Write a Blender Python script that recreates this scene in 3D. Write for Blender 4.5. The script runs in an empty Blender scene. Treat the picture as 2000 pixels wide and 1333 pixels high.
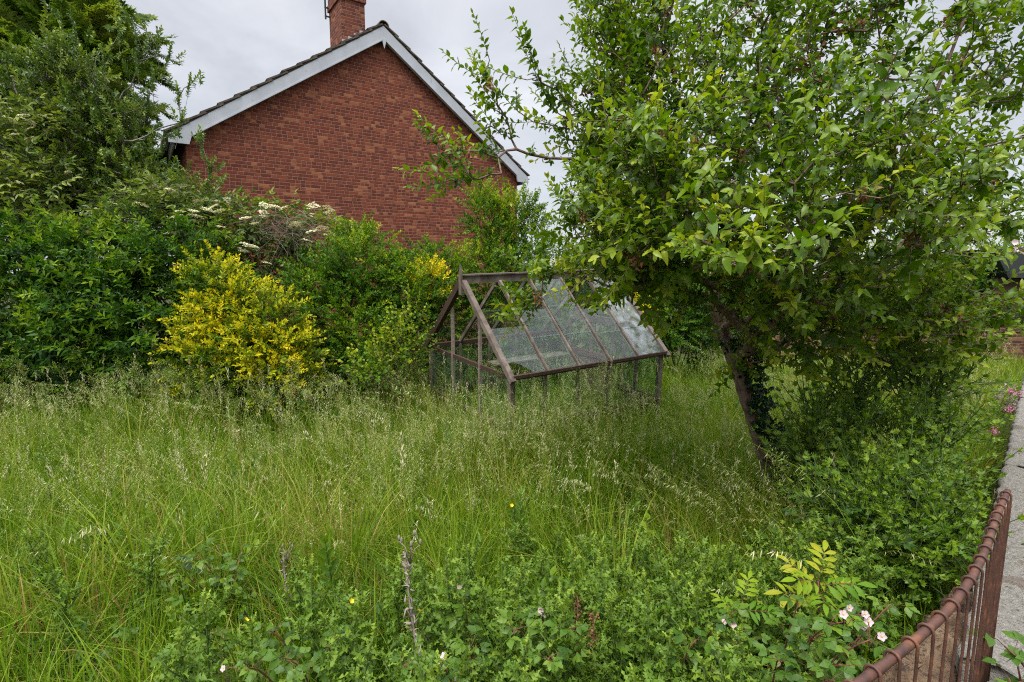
import bpy, math, random
import numpy as np
from mathutils import Vector, Matrix

R = math.radians
rng = np.random.default_rng(7)
random.seed(7)
S = bpy.context.scene
COL = S.collection

# ------------------------------------------------------------------ camera, sky, sun, exposure
FOC, PITCH, CAMZ = 1050.0, R(7.41), 2.2
cam = bpy.data.cameras.new("camera")
cam.sensor_width = 36.0
cam.lens = 36.0 * FOC / 2000.0
cam.clip_start, cam.clip_end = 0.05, 600.0
camo = bpy.data.objects.new("camera", cam)
COL.objects.link(camo)
camo.location = (0, 0, CAMZ)
camo.rotation_euler = (math.pi / 2 - PITCH, 0, 0)
S.camera = camo

SUN_EL, SUN_AZ = R(58), R(205)          # azimuth measured clockwise from +Y: behind the camera, a little to its left
w = bpy.data.worlds.new("World")
S.world = w
w.use_nodes = True
nt = w.node_tree
nt.nodes.clear()
nn = nt.nodes.new
out = nn('ShaderNodeOutputWorld'); bg = nn('ShaderNodeBackground')
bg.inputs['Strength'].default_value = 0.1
sky = nn('ShaderNodeTexSky'); sky.sky_type = 'NISHITA'; sky.sun_disc = False
sky.sun_elevation = SUN_EL; sky.sun_rotation = SUN_AZ
tc = nn('ShaderNodeTexCoord')
mp = nn('ShaderNodeMapping'); mp.inputs['Scale'].default_value = (1.2, 1.2, 3.2)
no = nn('ShaderNodeTexNoise'); no.inputs['Scale'].default_value = 1.9; no.inputs['Detail'].default_value = 6; no.inputs['Roughness'].default_value = .55
no.inputs['Distortion'].default_value = .5
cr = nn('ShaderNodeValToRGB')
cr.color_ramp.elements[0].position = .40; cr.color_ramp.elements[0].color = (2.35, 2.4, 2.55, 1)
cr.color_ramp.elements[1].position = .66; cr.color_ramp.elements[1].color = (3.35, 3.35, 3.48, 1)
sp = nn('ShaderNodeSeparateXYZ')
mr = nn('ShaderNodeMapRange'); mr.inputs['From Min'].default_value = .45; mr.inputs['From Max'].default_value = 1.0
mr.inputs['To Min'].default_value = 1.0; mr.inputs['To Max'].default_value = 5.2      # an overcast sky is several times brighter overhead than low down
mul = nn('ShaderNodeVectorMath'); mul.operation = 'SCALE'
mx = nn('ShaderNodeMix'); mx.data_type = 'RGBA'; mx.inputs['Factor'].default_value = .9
L = nt.links.new
L(tc.outputs['Generated'], mp.inputs['Vector']); L(mp.outputs[0], no.inputs['Vector']); L(no.outputs['Fac'], cr.inputs[0])
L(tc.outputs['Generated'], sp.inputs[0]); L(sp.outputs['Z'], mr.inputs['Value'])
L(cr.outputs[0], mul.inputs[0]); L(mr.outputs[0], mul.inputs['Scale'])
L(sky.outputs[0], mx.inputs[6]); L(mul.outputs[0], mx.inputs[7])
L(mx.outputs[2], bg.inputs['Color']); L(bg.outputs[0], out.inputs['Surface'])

sl = bpy.data.lights.new("sun", 'SUN'); sl.energy = 1.5; sl.angle = R(24); sl.color = (1, .965, .9)
so = bpy.data.objects.new("sun", sl); COL.objects.link(so)
sd = Vector((math.sin(SUN_AZ) * math.cos(SUN_EL), math.cos(SUN_AZ) * math.cos(SUN_EL), math.sin(SUN_EL)))
so.rotation_euler = sd.to_track_quat('Z', 'Y').to_euler()
so.location = sd * 60
S.view_settings.view_transform = 'Standard'; S.view_settings.look = 'None'
S.view_settings.exposure = 1.45; S.view_settings.gamma = 1.0
S.view_settings.use_curve_mapping = False
S.render.engine = 'CYCLES'
cy = S.cycles
cy.max_bounces = 7; cy.diffuse_bounces = 3; cy.glossy_bounces = 2; cy.transmission_bounces = 4; cy.transparent_max_bounces = 12
cy.caustics_reflective = False; cy.caustics_refractive = False
cy.use_denoising = False
cy.filter_width = 1.1


# ------------------------------------------------------------------ helpers
def at(px, py, Y):
    """World point seen at pixel (px, py) of the 2000 x 1333 photo, at forward distance Y."""
    a = (px - 1000) / FOC; b = -(py - 666.5) / FOC
    d = np.array([a, math.cos(PITCH) + b * math.sin(PITCH), -math.sin(PITCH) + b * math.cos(PITCH)])
    return d * (Y / d[1]) + np.array([0, 0, CAMZ])


def at_z(px, py, z):
    d = at(px, py, 1.0) - np.array([0, 0, CAMZ])
    return d * ((z - CAMZ) / d[2]) + np.array([0, 0, CAMZ])


def sstep(x):
    x = np.clip(x, 0, 1)
    return x * x * (3 - 2 * x)


def ground_z(x, y):
    """The garden lies at z = 0 and rises towards the street wall at the camera."""
    x = np.asarray(x, float); y = np.asarray(y, float)
    return .45 * sstep((4.2 - y) / 2.8) + .05 * np.sin(x * 1.3 + 1) * np.cos(y * 1.1) + .02 * np.sin(x * 3.1) * np.sin(y * 2.7)


def norm(a):
    return a / np.maximum(np.linalg.norm(a, axis=-1, keepdims=True), 1e-9)


def frames(axis, up, scale=1.0):
    """(N,3,3) matrices: local y along axis, local z near up."""
    y = norm(np.asarray(axis, float)); up = np.asarray(up, float) + 1e-4
    x = norm(np.cross(y, up)); z = np.cross(x, y)
    M = np.stack([x, y, z], -1)
    return M * np.reshape(scale, (-1, 1, 1))


class Tpl:
    def __init__(s, v, faces, tone=None):
        s.v = np.asarray(v, float).reshape(-1, 3)
        s.sizes = np.array([len(f) for f in faces], int)
        s.loops = np.array([i for f in faces for i in f], int)
        s.tone = np.zeros(len(s.v)) if tone is None else np.asarray(tone, float)


class Geo:
    def __init__(s):
        s.v, s.l, s.z, s.t, s.n = [], [], [], [], 0

    def inst(s, t, M, P, tone=0.0):
        M = np.asarray(M, float).reshape(-1, 3, 3); P = np.asarray(P, float).reshape(-1, 3)
        N = len(P)
        if N == 0: return
        V = np.einsum('nij,vj->nvi', M, t.v) + P[:, None]
        s.v.append(V.reshape(-1, 3))
        s.l.append((t.loops[None] + (np.arange(N) * len(t.v))[:, None] + s.n).ravel())
        s.z.append(np.tile(t.sizes, N))
        tn = np.broadcast_to(np.reshape(tone, (-1, 1)), (N, 1)) + t.tone[None]
        s.t.append(tn.ravel())
        s.n += N * len(t.v)

    def add(s, v, faces, tone=0.0):
        s.inst(Tpl(v, faces), np.eye(3), np.zeros(3), tone)

    def tube(s, pts, rad, sides=5, tone=0.0, cap=True):
        pts = np.asarray(pts, float); n = len(pts)
        rad = np.broadcast_to(np.asarray(rad, float), (n,))
        tg = norm(np.gradient(pts, axis=0))
        ref = np.array([0, 0, 1.0]) if abs(tg[0][2]) < .9 else np.array([1.0, 0, 0])
        u = norm(np.cross(tg, ref)); 
        for i in range(1, n):
            a = u[i - 1] - tg[i] * np.dot(u[i - 1], tg[i])
            u[i] = a / max(np.linalg.norm(a), 1e-9)
        v = np.cross(tg, u)
        th = np.arange(sides) * 2 * math.pi / sides
        ring = pts[:, None] + rad[:, None, None] * (u[:, None] * np.cos(th)[None, :, None] + v[:, None] * np.sin(th)[None, :, None])
        F = []
        for i in range(n - 1):
            for k in range(sides):
                k2 = (k + 1) % sides
                F.append((i * sides + k, i * sides + k2, (i + 1) * sides + k2, (i + 1) * sides + k))
        if cap:
            F.append(tuple(range(sides - 1, -1, -1))); F.append(tuple((n - 1) * sides + k for k in range(sides)))
        s.add(ring.reshape(-1, 3), F, tone)

    def box(s, c, size, M=None, tone=0.0):
        h = np.asarray(size, float) / 2
        v = np.array([[x, y, z] for x in (-1, 1) for y in (-1, 1) for z in (-1, 1)]) * h
        if M is not None: v = v @ np.asarray(M).T
        s.add(v + np.asarray(c), [(0, 1, 3, 2), (4, 6, 7, 5), (0, 4, 5, 1), (2, 3, 7, 6), (0, 2, 6, 4), (1, 5, 7, 3)], tone)

    def beam(s, a, b, wd, th, up=(0, 0, 1), tone=0.0):
        """Rectangular bar from a to b: wd across (perpendicular to up), th along up."""
        a = np.asarray(a, float); b = np.asarray(b, float)
        M = frames((b - a)[None], np.asarray(up, float)[None])[0]
        s.box((a + b) / 2, (wd, np.linalg.norm(b - a), th), M, tone)

    def prism(s, poly, a, b, tone=0.0):
        """poly: (n,3) outline, extruded by the vector from a to b."""
        poly = np.asarray(poly, float); d = np.asarray(b, float) - np.asarray(a, float); n = len(poly)
        F = [tuple(range(n - 1, -1, -1)), tuple(n + i for i in range(n))]
        F += [(i, (i + 1) % n, n + (i + 1) % n, n + i) for i in range(n)]
        s.add(np.concatenate([poly, poly + d]), F, tone)

    def tpl(s):
        t = Tpl(np.zeros((0, 3)), [])
        if not s.v: return t
        t.v = np.concatenate(s.v); t.loops = np.concatenate(s.l); t.sizes = np.concatenate(s.z); t.tone = np.concatenate(s.t)
        return t

    def mesh(s, name, mat, smooth=False):
        me = bpy.data.meshes.new(name)
        t = s.tpl()
        me.vertices.add(len(t.v)); me.vertices.foreach_set('co', t.v.astype(np.float32).ravel())
        me.loops.add(len(t.loops)); me.loops.foreach_set('vertex_index', t.loops.astype(np.int32))
        st = np.concatenate([[0], np.cumsum(t.sizes)[:-1]]).astype(np.int32)
        me.polygons.add(len(t.sizes)); me.polygons.foreach_set('loop_start', st)
        me.polygons.foreach_set('loop_total', t.sizes.astype(np.int32))
        me.polygons.foreach_set('use_smooth', np.full(len(t.sizes), bool(smooth)))
        at_ = me.attributes.new('tone', 'FLOAT', 'POINT'); at_.data.foreach_set('value', t.tone.astype(np.float32))
        me.update(calc_edges=True)
        me.materials.append(mat)
        return me

    def build(s, name, mat, parent=None, smooth=False, origin=None):
        if origin is not None:
            o_ = np.asarray(origin, float)
            s.v = [x - o_ for x in s.v]
        o = bpy.data.objects.new(name, s.mesh(name, mat, smooth))
        COL.objects.link(o)
        if origin is not None: o.location = origin
        if parent: o.parent = parent
        return o


def tag(o, label=None, cat=None, group=None, kind=None):
    for k, v in (('label', label), ('category', cat), ('group', group), ('kind', kind)):
        if v: o[k] = v
    return o


def empty(name, loc, label, cat, group=None, rz=0.0):
    o = bpy.data.objects.new(name, None); COL.objects.link(o)
    o.location = loc; o.rotation_euler = (0, 0, rz); o.empty_display_size = .2
    return tag(o, label, cat, group)


def copy_tree(o, parent=None):
    c = o.copy(); COL.objects.link(c); c.parent = parent
    for ch in o.children: copy_tree(ch, c)
    return c


def lm(m):
    return Matrix([list(r) for r in m])


# ------------------------------------------------------------------ materials
class NT:
    def __init__(s, name):
        s.m = bpy.data.materials.new(name); s.m.use_nodes = True
        s.t = s.m.node_tree; s.t.nodes.clear()
        s.o = s.n('ShaderNodeOutputMaterial')

    def n(s, typ, **kw):
        x = s.t.nodes.new(typ)
        for k, v in kw.items(): setattr(x, k, v)
        return x

    def l(s, a, b): s.t.links.new(a, b)

    def val(s, x, sock):
        if isinstance(x, (int, float)): sock.default_value = x
        elif isinstance(x, tuple): sock.default_value = x
        else: s.l(x, sock)

    def math(s, op, a, b=0.0, c=0.0):
        n = s.n('ShaderNodeMath', operation=op)
        s.val(a, n.inputs[0]); s.val(b, n.inputs[1]); s.val(c, n.inputs[2])
        return n.outputs[0]

    def mix(s, f, a, b, mode='MIX'):
        n = s.n('ShaderNodeMix', data_type='RGBA', blend_type=mode)
        s.val(f, n.inputs[0]); s.val(a, n.inputs[6]); s.val(b, n.inputs[7])
        return n.outputs[2]

    def ramp(s, f, stops):
        n = s.n('ShaderNodeValToRGB'); e = n.color_ramp.elements
        while len(e) < len(stops): e.new(.5)
        for i, (p, c) in enumerate(stops):
            e[i].position = p; e[i].color = (*c, 1) if len(c) == 3 else c
        s.l(f, n.inputs[0]); return n.outputs[0]

    def noise(s, scale, detail=4, vec=None, rough=.55, dist=0.0, stretch=None):
        n = s.n('ShaderNodeTexNoise'); n.inputs['Scale'].default_value = scale; n.inputs['Detail'].default_value = detail
        n.inputs['Roughness'].default_value = rough; n.inputs['Distortion'].default_value = dist
        if vec is None: vec = s.obj()
        if stretch:
            mpp = s.n('ShaderNodeMapping'); mpp.inputs['Scale'].default_value = stretch; s.l(vec, mpp.inputs[0]); vec = mpp.outputs[0]
        s.l(vec, n.inputs['Vector']); return n.outputs['Fac']

    def obj(s):
        return s.n('ShaderNodeTexCoord').outputs['Object']

    def attr(s, name='tone'):
        return s.n('ShaderNodeAttribute', attribute_name=name).outputs['Fac']

    def bsdf(s, col, rough=.6, spec=.3, bump=None, bstr=.3, bdist=.01, metal=0.0):
        p = s.n('ShaderNodeBsdfPrincipled')
        s.val(col if not (isinstance(col, tuple) and len(col) == 3) else (*col, 1), p.inputs['Base Color'])
        s.val(rough, p.inputs['Roughness']); p.inputs['Specular IOR Level'].default_value = spec
        p.inputs['Metallic'].default_value = metal
        if bump is not None:
            b = s.n('ShaderNodeBump'); b.inputs['Strength'].default_value = bstr; b.inputs['Distance'].default_value = bdist
            s.l(bump, b.inputs['Height']); s.l(b.outputs[0], p.inputs['Normal'])
        return p.outputs[0]

    def done(s, sh):
        s.l(sh, s.o.inputs['Surface']); return s.m


def leaf_mat(name, stops, trans=.3, rough=.42, spec=.35, glow=(1.25, 1.3, .55)):
    """Leaf tissue: a reflecting blade that also lets light through; the colour goes by each leaf's own tone."""
    t = NT(name)
    if any(k in name for k in ('leaf', 'blade', 'needle')) and 'dead' not in name: stops = [(p, (c[0] * 1.08, c[1] * 1.0, c[2] * .78)) for p, c in stops]   # sappy early-summer greens
    c = t.ramp(t.attr(), stops)
    p = t.bsdf(c, rough, spec)
    tr = t.n('ShaderNodeBsdfTranslucent')
    tcv = t.mix(1.0, c, (*glow, 1), 'MULTIPLY'); t.l(tcv, tr.inputs['Color'])
    ms = t.n('ShaderNodeMixShader'); ms.inputs[0].default_value = trans
    t.l(p, ms.inputs[1]); t.l(tr.outputs[0], ms.inputs[2])
    return t.done(ms.outputs[0])


def plain(name, col, rough=.7, spec=.25, var=.35, scale=30, stretch=None, bump=.3):
    t = NT(name)
    n = t.noise(scale, 6, stretch=stretch)
    dk = tuple(c * (1 - var) for c in col); lt = tuple(min(1, c * (1 + var)) for c in col)
    c = t.ramp(n, [(.3, dk), (.7, lt)])
    return t.done(t.bsdf(c, rough, spec, n, bump, .004))


def m_brick(name, tint=(1, 1, 1)):
    """Red brick in a random mix of stretchers and headers; object x runs along the wall, object z up (y for the returns)."""
    t = NT(name)
    s = t.n('ShaderNodeSeparateXYZ'); t.l(t.obj(), s.inputs[0])
    u = t.math('ADD', s.outputs['X'], s.outputs['Y']); v = s.outputs['Z']
    rf = t.math('DIVIDE', v, .075); row = t.math('FLOOR', rf); fy = t.math('FRACT', rf)
    wn = t.n('ShaderNodeTexWhiteNoise', noise_dimensions='1D'); t.l(row, wn.inputs['W'])
    q = t.math('ADD', t.math('DIVIDE', u, .3375), t.math('MULTIPLY', wn.outputs['Value'], 1.0))
    cell = t.math('FLOOR', q); ft = t.math('MULTIPLY', t.math('FRACT', q), 3.0)
    cb = t.n('ShaderNodeCombineXYZ'); t.l(cell, cb.inputs[0]); t.l(row, cb.inputs[1])
    w2 = t.n('ShaderNodeTexWhiteNoise', noise_dimensions='2D'); t.l(cb.outputs[0], w2.inputs['Vector'])
    split = t.math('GREATER_THAN', w2.outputs['Value'], .47)
    third = t.math('FLOOR', ft)                       # 0, 1 = stretcher halves, 2 = header
    ish = t.math('GREATER_THAN', ft, 2.0)
    halved = t.math('MAXIMUM', split, ish)
    lo = t.math('MULTIPLY', third, halved)
    wid = t.math('SUBTRACT', 2.0, halved)
    loc = t.math('SUBTRACT', ft, lo)                  # 0 .. wid
    ex = t.math('MULTIPLY', t.math('MINIMUM', loc, t.math('SUBTRACT', wid, loc)), .1125)
    ey = t.math('MULTIPLY', t.math('MINIMUM', fy, t.math('SUBTRACT', 1.0, fy)), .075)
    d = t.math('MINIMUM', ex, ey)
    wob = t.math('MULTIPLY', t.math('SUBTRACT', t.noise(60, 3), .5), .004)
    fac = t.n('ShaderNodeMapRange'); fac.inputs['From Min'].default_value = .0045; fac.inputs['From Max'].default_value = .0085
    t.l(t.math('ADD', d, wob), fac.inputs['Value'])
    cb2 = t.n('ShaderNodeCombineXYZ'); t.l(t.math('ADD', t.math('MULTIPLY', cell, 3.0), lo), cb2.inputs[0]); t.l(row, cb2.inputs[1])
    w3 = t.n('ShaderNodeTexWhiteNoise', noise_dimensions='2D'); t.l(cb2.outputs[0], w3.inputs['Vector'])
    T = lambda c: tuple(a * b for a, b in zip(c, tint))
    base = t.ramp(w3.outputs['Value'], [(0, T((.072, .021, .014))), (.25, T((.122, .031, .018))), (.58, T((.178, .044, .022))), (.84, T((.235, .064, .028))), (.97, T((.38, .15, .065)))])
    patch = t.noise(.55, 4)
    base = t.mix(t.math('MULTIPLY', patch, .42), base, (*T((.225, .060, .030)), 1))
    grain = t.noise(90, 4)
    base = t.mix(t.math('MULTIPLY', grain, .45), base, (*T((.11, .03, .022)), 1))
    base = t.mix(t.math('MULTIPLY', t.ramp(t.noise(1.1, 5, stretch=(2.2, 1, .35)), [(.45, (0,) * 3), (.75, (1,) * 3)]), .35), base, (*T((.10, .030, .024)), 1)); base = t.mix(t.math('MULTIPLY', t.ramp(t.noise(.8, 4, rough=.7), [(.6, (0,) * 3), (.8, (1,) * 3)]), .22), base, (*T((.34, .15, .10)), 1))
    mort = t.ramp(t.noise(25, 3), [(.3, T((.17, .085, .06))), (.7, T((.29, .165, .12)))])
    col = t.mix(fac.outputs[0], mort, base)
    hgt = t.math('ADD', fac.outputs[0], t.math('MULTIPLY', grain, .3))
    return t.done(t.bsdf(col, .88, .15, hgt, .9, .012))


M = {}
M['brick'] = m_brick('red_brick')
M['chimney_brick'] = m_brick('chimney_brick', (.85, .95, 1.0))
M['lead'] = plain('lead_flashing', (.30, .32, .37), .5, .4, .2, 12)
M['tile'] = plain('brown_roof_tile', (.085, .07, .055), .9, .15, .45, 9)
M['orange_brick'] = plain('orange_board', (.42, .19, .08), .8, .2, .3, 14)
M['black_metal'] = plain('black_metal', (.025, .027, .03), .5, .4, .2, 30)
t = NT('rusty_iron')
n1 = t.noise(28, 5); n2 = t.noise(140, 4)
c = t.ramp(n1, [(.3, (.040, .020, .014)), (.55, (.092, .039, .024)), (.72, (.20, .080, .036))])
c = t.mix(t.math('MULTIPLY', n2, .5), c, (.07, .032, .028, 1))
M['rust'] = t.done(t.bsdf(c, .62, .4, n2, .6, .002))
t = NT('aged_white_board')
n1 = t.noise(2.5, 5, stretch=(1, 1, .5)); n2 = t.noise(9, 5)
c = t.ramp(n1, [(.3, (.33, .35, .38)), (.7, (.44, .46, .50))])
c = t.mix(t.math('MULTIPLY', t.math('GREATER_THAN', t.math('MULTIPLY', n1, n2), .40), .35), c, (.16, .18, .15, 1))
M['white_paint'] = t.done(t.bsdf(c, .6, .2, n2, .05, .001))
t = NT('weathered_cedar')
n1 = t.noise(7, 6, stretch=(1, 1, 1), dist=.6); n2 = t.noise(55, 5)
c = t.ramp(n1, [(.25, (.060, .046, .037)), (.5, (.145, .115, .095)), (.75, (.27, .23, .20))])
c = t.mix(t.math('MULTIPLY', n2, .5), c, (.07, .05, .04, 1))
M['cedar'] = t.done(t.bsdf(c, .85, .15, n2, .4, .004))
M['dark_cedar'] = plain('damp_dark_cedar', (.05, .03, .021), .8, .2, .5, 20, (6, 6, .6))
M['pale_board'] = plain('bleached_board', (.22, .17, .145), .85, .15, .35, 15, (1, 1, 6))
M['plum_board'] = plain('brown_door_board', (.10, .055, .042), .8, .2, .4, 12, (8, 8, .5))
M['alu'] = plain('aluminium_strip', (.30, .31, .31), .5, .45, .3, 40)
M['bark'] = plain('apple_bark', (.165, .112, .088), .95, .1, .55, 34, (1, 1, .45), .9)
M['grey_bark'] = plain('grey_bark', (.17, .155, .13), .9, .1, .4, 40, (1, 1, .5), .6)
M['green_stem'] = plain('green_stem', (.07, .11, .03), .7, .2, .35, 30)
M['red_stem'] = plain('red_brown_cane', (.13, .05, .035), .7, .2, .4, 30)
M['dry_stem'] = plain('dry_grey_stalk', (.22, .185, .15), .9, .1, .35, 40)
t = NT('rough_concrete')
n1 = t.noise(3, 6); n2 = t.noise(55, 6, rough=.7); n3 = t.noise(160, 3)
c = t.ramp(n2, [(.30, (.08, .072, .06)), (.43, (.27, .25, .215)), (.75, (.45, .425, .385))])
c = t.mix(t.math('MULTIPLY', t.math('GREATER_THAN', n1, .60), .55), c, (.15, .10, .065, 1))
c = t.mix(t.math('MULTIPLY', n3, .5), c, (.06, .055, .05, 1))
M['concrete'] = t.done(t.bsdf(c, .92, .15, t.math('ADD', n2, t.math('MULTIPLY', n3, .6)), 1.0, .02))
t = NT('tan_sandstone')
n1 = t.noise(5, 6); n2 = t.noise(45, 6, rough=.7)
c = t.ramp(n1, [(.36, (.10, .065, .045)), (.5, (.22, .145, .09)), (.66, (.34, .25, .165))])
c = t.mix(t.math('MULTIPLY', t.math('GREATER_THAN', n2, .56), .75), c, (.06, .045, .035, 1))
M['sandstone'] = t.done(t.bsdf(c, .95, .1, t.math('ADD', n2, n1), 1.0, .03))
t = NT('garden_soil')
n1 = t.noise(.8, 5); n2 = t.noise(14, 6)
c = t.mix(n1, t.ramp(n2, [(.3, (.018, .026, .008)), (.7, (.05, .065, .02))]), t.ramp(n2, [(.3, (.03, .028, .014)), (.7, (.075, .06, .03))]))
M['soil'] = t.done(t.bsdf(c, .95, .1, n2, .8, .03))


def glass_mat(name, film, tint=(.88, .95, .92)):
    """Old single glazing: clear pane with a fresnel sheen and an uneven film of dirt and algae; a heavy film paints in sky reflection."""
    t = NT(name)
    tr = t.n('ShaderNodeBsdfTransparent'); tr.inputs[0].default_value = (*tint, 1)
    gl = t.n('ShaderNodeBsdfGlossy'); gl.inputs['Roughness'].default_value = .03; gl.inputs[0].default_value = (1, 1, 1, 1)
    ge = t.n('ShaderNodeNewGeometry'); dt = t.n('ShaderNodeVectorMath', operation='DOT_PRODUCT')
    t.l(ge.outputs['Incoming'], dt.inputs[0]); t.l(ge.outputs['Normal'], dt.inputs[1])
    sch = t.math('ADD', .017, t.math('MULTIPLY', .9, t.math('POWER', t.math('SUBTRACT', 1.0, t.math('ABSOLUTE', dt.outputs['Value'])), 5.0)))
    m1 = t.n('ShaderNodeMixShader'); t.l(sch, m1.inputs[0]); t.l(tr.outputs[0], m1.inputs[1]); t.l(gl.outputs[0], m1.inputs[2])
    df = t.n('ShaderNodeBsdfDiffuse'); t.l(t.ramp(t.noise(9, 5), [(.35, (.08, .09, .06)), (.65, (.40, .42, .45))]), df.inputs[0])
    nz = t.noise(3.2, 5, rough=.6)
    f = t.math('MULTIPLY', t.ramp(nz, [(.3, (.25,) * 3), (.7, (1.0,) * 3)]), film)
    m2 = t.n('ShaderNodeMixShader'); t.l(f, m2.inputs[0]); t.l(m1.outputs[0], m2.inputs[1]); t.l(df.outputs[0], m2.inputs[2])
    return t.done(m2.outputs[0])


M['glass'] = glass_mat('old_glass', .02)
M['dusty_glass'] = glass_mat('filmed_glass', .05)
M['sky_pale_glass'] = glass_mat('sky_pale_glass', .55)  # thick pale film: old dirt plus sky reflection painted into the panes

LM = {
    'apple': leaf_mat('apple_leaf', [(0, (.024, .066, .003)), (.35, (.068, .152, .005)), (.7, (.145, .245, .008)), (1, (.31, .37, .022))], .38, .36, .32),
    'withered': leaf_mat('withered_blossom', [(0, (.13, .055, .03)), (1, (.33, .17, .09))], .2, .8, .1, (1.2, 1, .8)),
    'privet': leaf_mat('dark_hedge_leaf', [(0, (.010, .040, .004)), (.4, (.028, .096, .006)), (.75, (.085, .195, .010)), (1, (.19, .29, .018))], .3, .5, .25),
    'green': leaf_mat('bright_hedge_leaf', [(0, (.024, .084, .004)), (.5, (.072, .175, .007)), (.85, (.16, .265, .010)), (1, (.29, .36, .018))], .32, .5, .22),
    'gold': leaf_mat('golden_leaf', [(0, (.06, .14, .006)), (.22, (.16, .24, .008)), (.48, (.38, .42, .010)), (.8, (.60, .56, .014)), (1, (.66, .58, .02))], .32, .5, .2, (1.1, 1.1, .6)),
    'holly': leaf_mat('grey_green_leaf', [(0, (.034, .082, .012)), (.5, (.090, .168, .022)), (1, (.22, .30, .045))], .25, .38, .45),
    'elder': leaf_mat('elder_leaf', [(0, (.036, .075, .012)), (.5, (.085, .150, .022)), (1, (.20, .26, .045))], .3, .5, .3),
    'yew': leaf_mat('yew_needle', [(0, (.040, .095, .014)), (.6, (.10, .18, .025)), (1, (.20, .27, .04))], .35, .6, .2),
    'weed': leaf_mat('weed_leaf', [(0, (.030, .086, .006)), (.5, (.078, .170, .011)), (1, (.18, .29, .022))], .32, .45, .35),
    'thistle': leaf_mat('thistle_leaf', [(0, (.044, .105, .014)), (.5, (.100, .195, .022)), (1, (.22, .33, .038))], .3, .5, .3),
    'bramble': leaf_mat('bramble_leaf', [(0, (.028, .080, .009)), (.5, (.064, .145, .014)), (1, (.15, .25, .025))], .3, .45, .35),
    'ash': leaf_mat('yellow_green_leaflet', [(0, (.08, .20, .012)), (.5, (.22, .33, .016)), (1, (.48, .36, .05))], .38, .5, .2),
    'ivy': leaf_mat('ivy_leaf', [(0, (.007, .026, .007)), (.6, (.017, .055, .014)), (1, (.05, .12, .03))], .12, .3, .5),
    'grass': leaf_mat('grass_blade', [(0, (.030, .078, .004)), (.35, (.084, .178, .006)), (.62, (.165, .270, .012)), (.80, (.27, .33, .05)), (.90, (.36, .29, .14)), (1, (.26, .13, .06))], .38, .55, .2),
    'seed': leaf_mat('grass_seed', [(0, (.32, .36, .13)), (.5, (.52, .51, .28)), (1, (.70, .62, .44))], .3, .7, .12, (1.1, 1.05, .8)),
    'dead': leaf_mat('dead_leaf', [(0, (.14, .10, .085)), (1, (.34, .27, .25))], .15, .85, .1, (1.1, 1, .9)),
    'cream': leaf_mat('cream_flower', [(0, (.48, .44, .25)), (1, (.74, .70, .48))], .25, .7, .2, (1, 1, .8)),
    'petal': leaf_mat('white_petal', [(0, (.62, .46, .50)), (1, (.78, .70, .72))], .3, .6, .2, (1, 1, 1)),
    'pink': leaf_mat('pink_petal', [(0, (.42, .09, .20)), (1, (.60, .22, .36))], .25, .6, .2, (1, .9, .9)),
    'butter': leaf_mat('yellow_petal', [(0, (.75, .5, .02)), (1, (.8, .6, .03))], .2, .5, .3, (1, 1, .5)),
}


# ------------------------------------------------------------------ leaf and shoot templates
def leaf6(wd=.45, fold=.3, bend=.18):
    h = wd / 2
    v = [(0, 0, 0), (h, .32, fold * h - bend * .1), (h * .82, .66, fold * h * .8 - bend * .44), (0, 1, -bend), (-h, .32, fold * h - bend * .1), (-h * .82, .66, fold * h * .8 - bend * .44)]
    return Tpl(v, [(0, 1, 2, 3), (0, 3, 5, 4)])


def leafN(widths, fold=.25, bend=.25, pet=.22, wave=0.0, jag=None):
    """Leaf with a midrib and one side vertex per station; widths are half-widths at inner stations."""
    n = len(widths); ys = np.linspace(0, 1, n + 2)
    mid = [(0, y, -bend * y * y) for y in ys]
    v = list(mid); F = []
    for sgn in (1, -1):
        b = len(v)
        for i, wv in enumerate(widths):
            y = ys[i + 1]; ww = wv
            yy = y + (jag[i] if jag else 0)
            v.append((sgn * ww, yy, -bend * y * y + fold * ww + wave * math.sin(i * 2.1 + sgn) * ww))
        ids = [0] + [b + i for i in range(n)] + [n + 1]
        for i in range(n + 1):
            q = [i, ids[i], ids[i + 1], i + 1]
            q2 = [a for k, a in enumerate(q) if a not in q[:k]]
            if sgn < 0: q2 = q2[::-1]
            F.append(tuple(q2[::-1]))
    if pet:
        b = len(v); k = .012
        v += [(-k, -pet, .02), (k, -pet, .02), (k, 0, 0), (-k, 0, 0)]; F.append((b, b + 1, b + 2, b + 3))
    return Tpl(v, F)


T_apple = [leafN([.15, .245, .245, .165], .35, b, .26, wv) for b, wv in ((.12, .2), (.35, .45), (.7, .2), (.28, -.4), (.95, .5))]
T_leaf = [leaf6(.46, .35, .15), leaf6(.40, .25, .3), leaf6(.5, .45, .05)]
T_narrow = [leaf6(.30, .3, .2), leaf6(.26, .2, .35)]
T_round = leafN([.36, .44, .34], .2, .2, .3)
T_spiny = [leafN([.025, .15, .03, .19, .03, .18, .03, .14, .025, .08, .015], .6, b, 0, 1.1, [0, .05, -.01, .055, -.01, .055, -.01, .05, 0, .035, 0]) for b in (.1, .35, .6)]
T_serr = leafN([.15, .25, .30, .33, .29, .28, .20, .16, .07], .22, .22, .15, .12, [0, .02, -.012, .02, -.012, .02, -.012, .02, 0])


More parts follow.
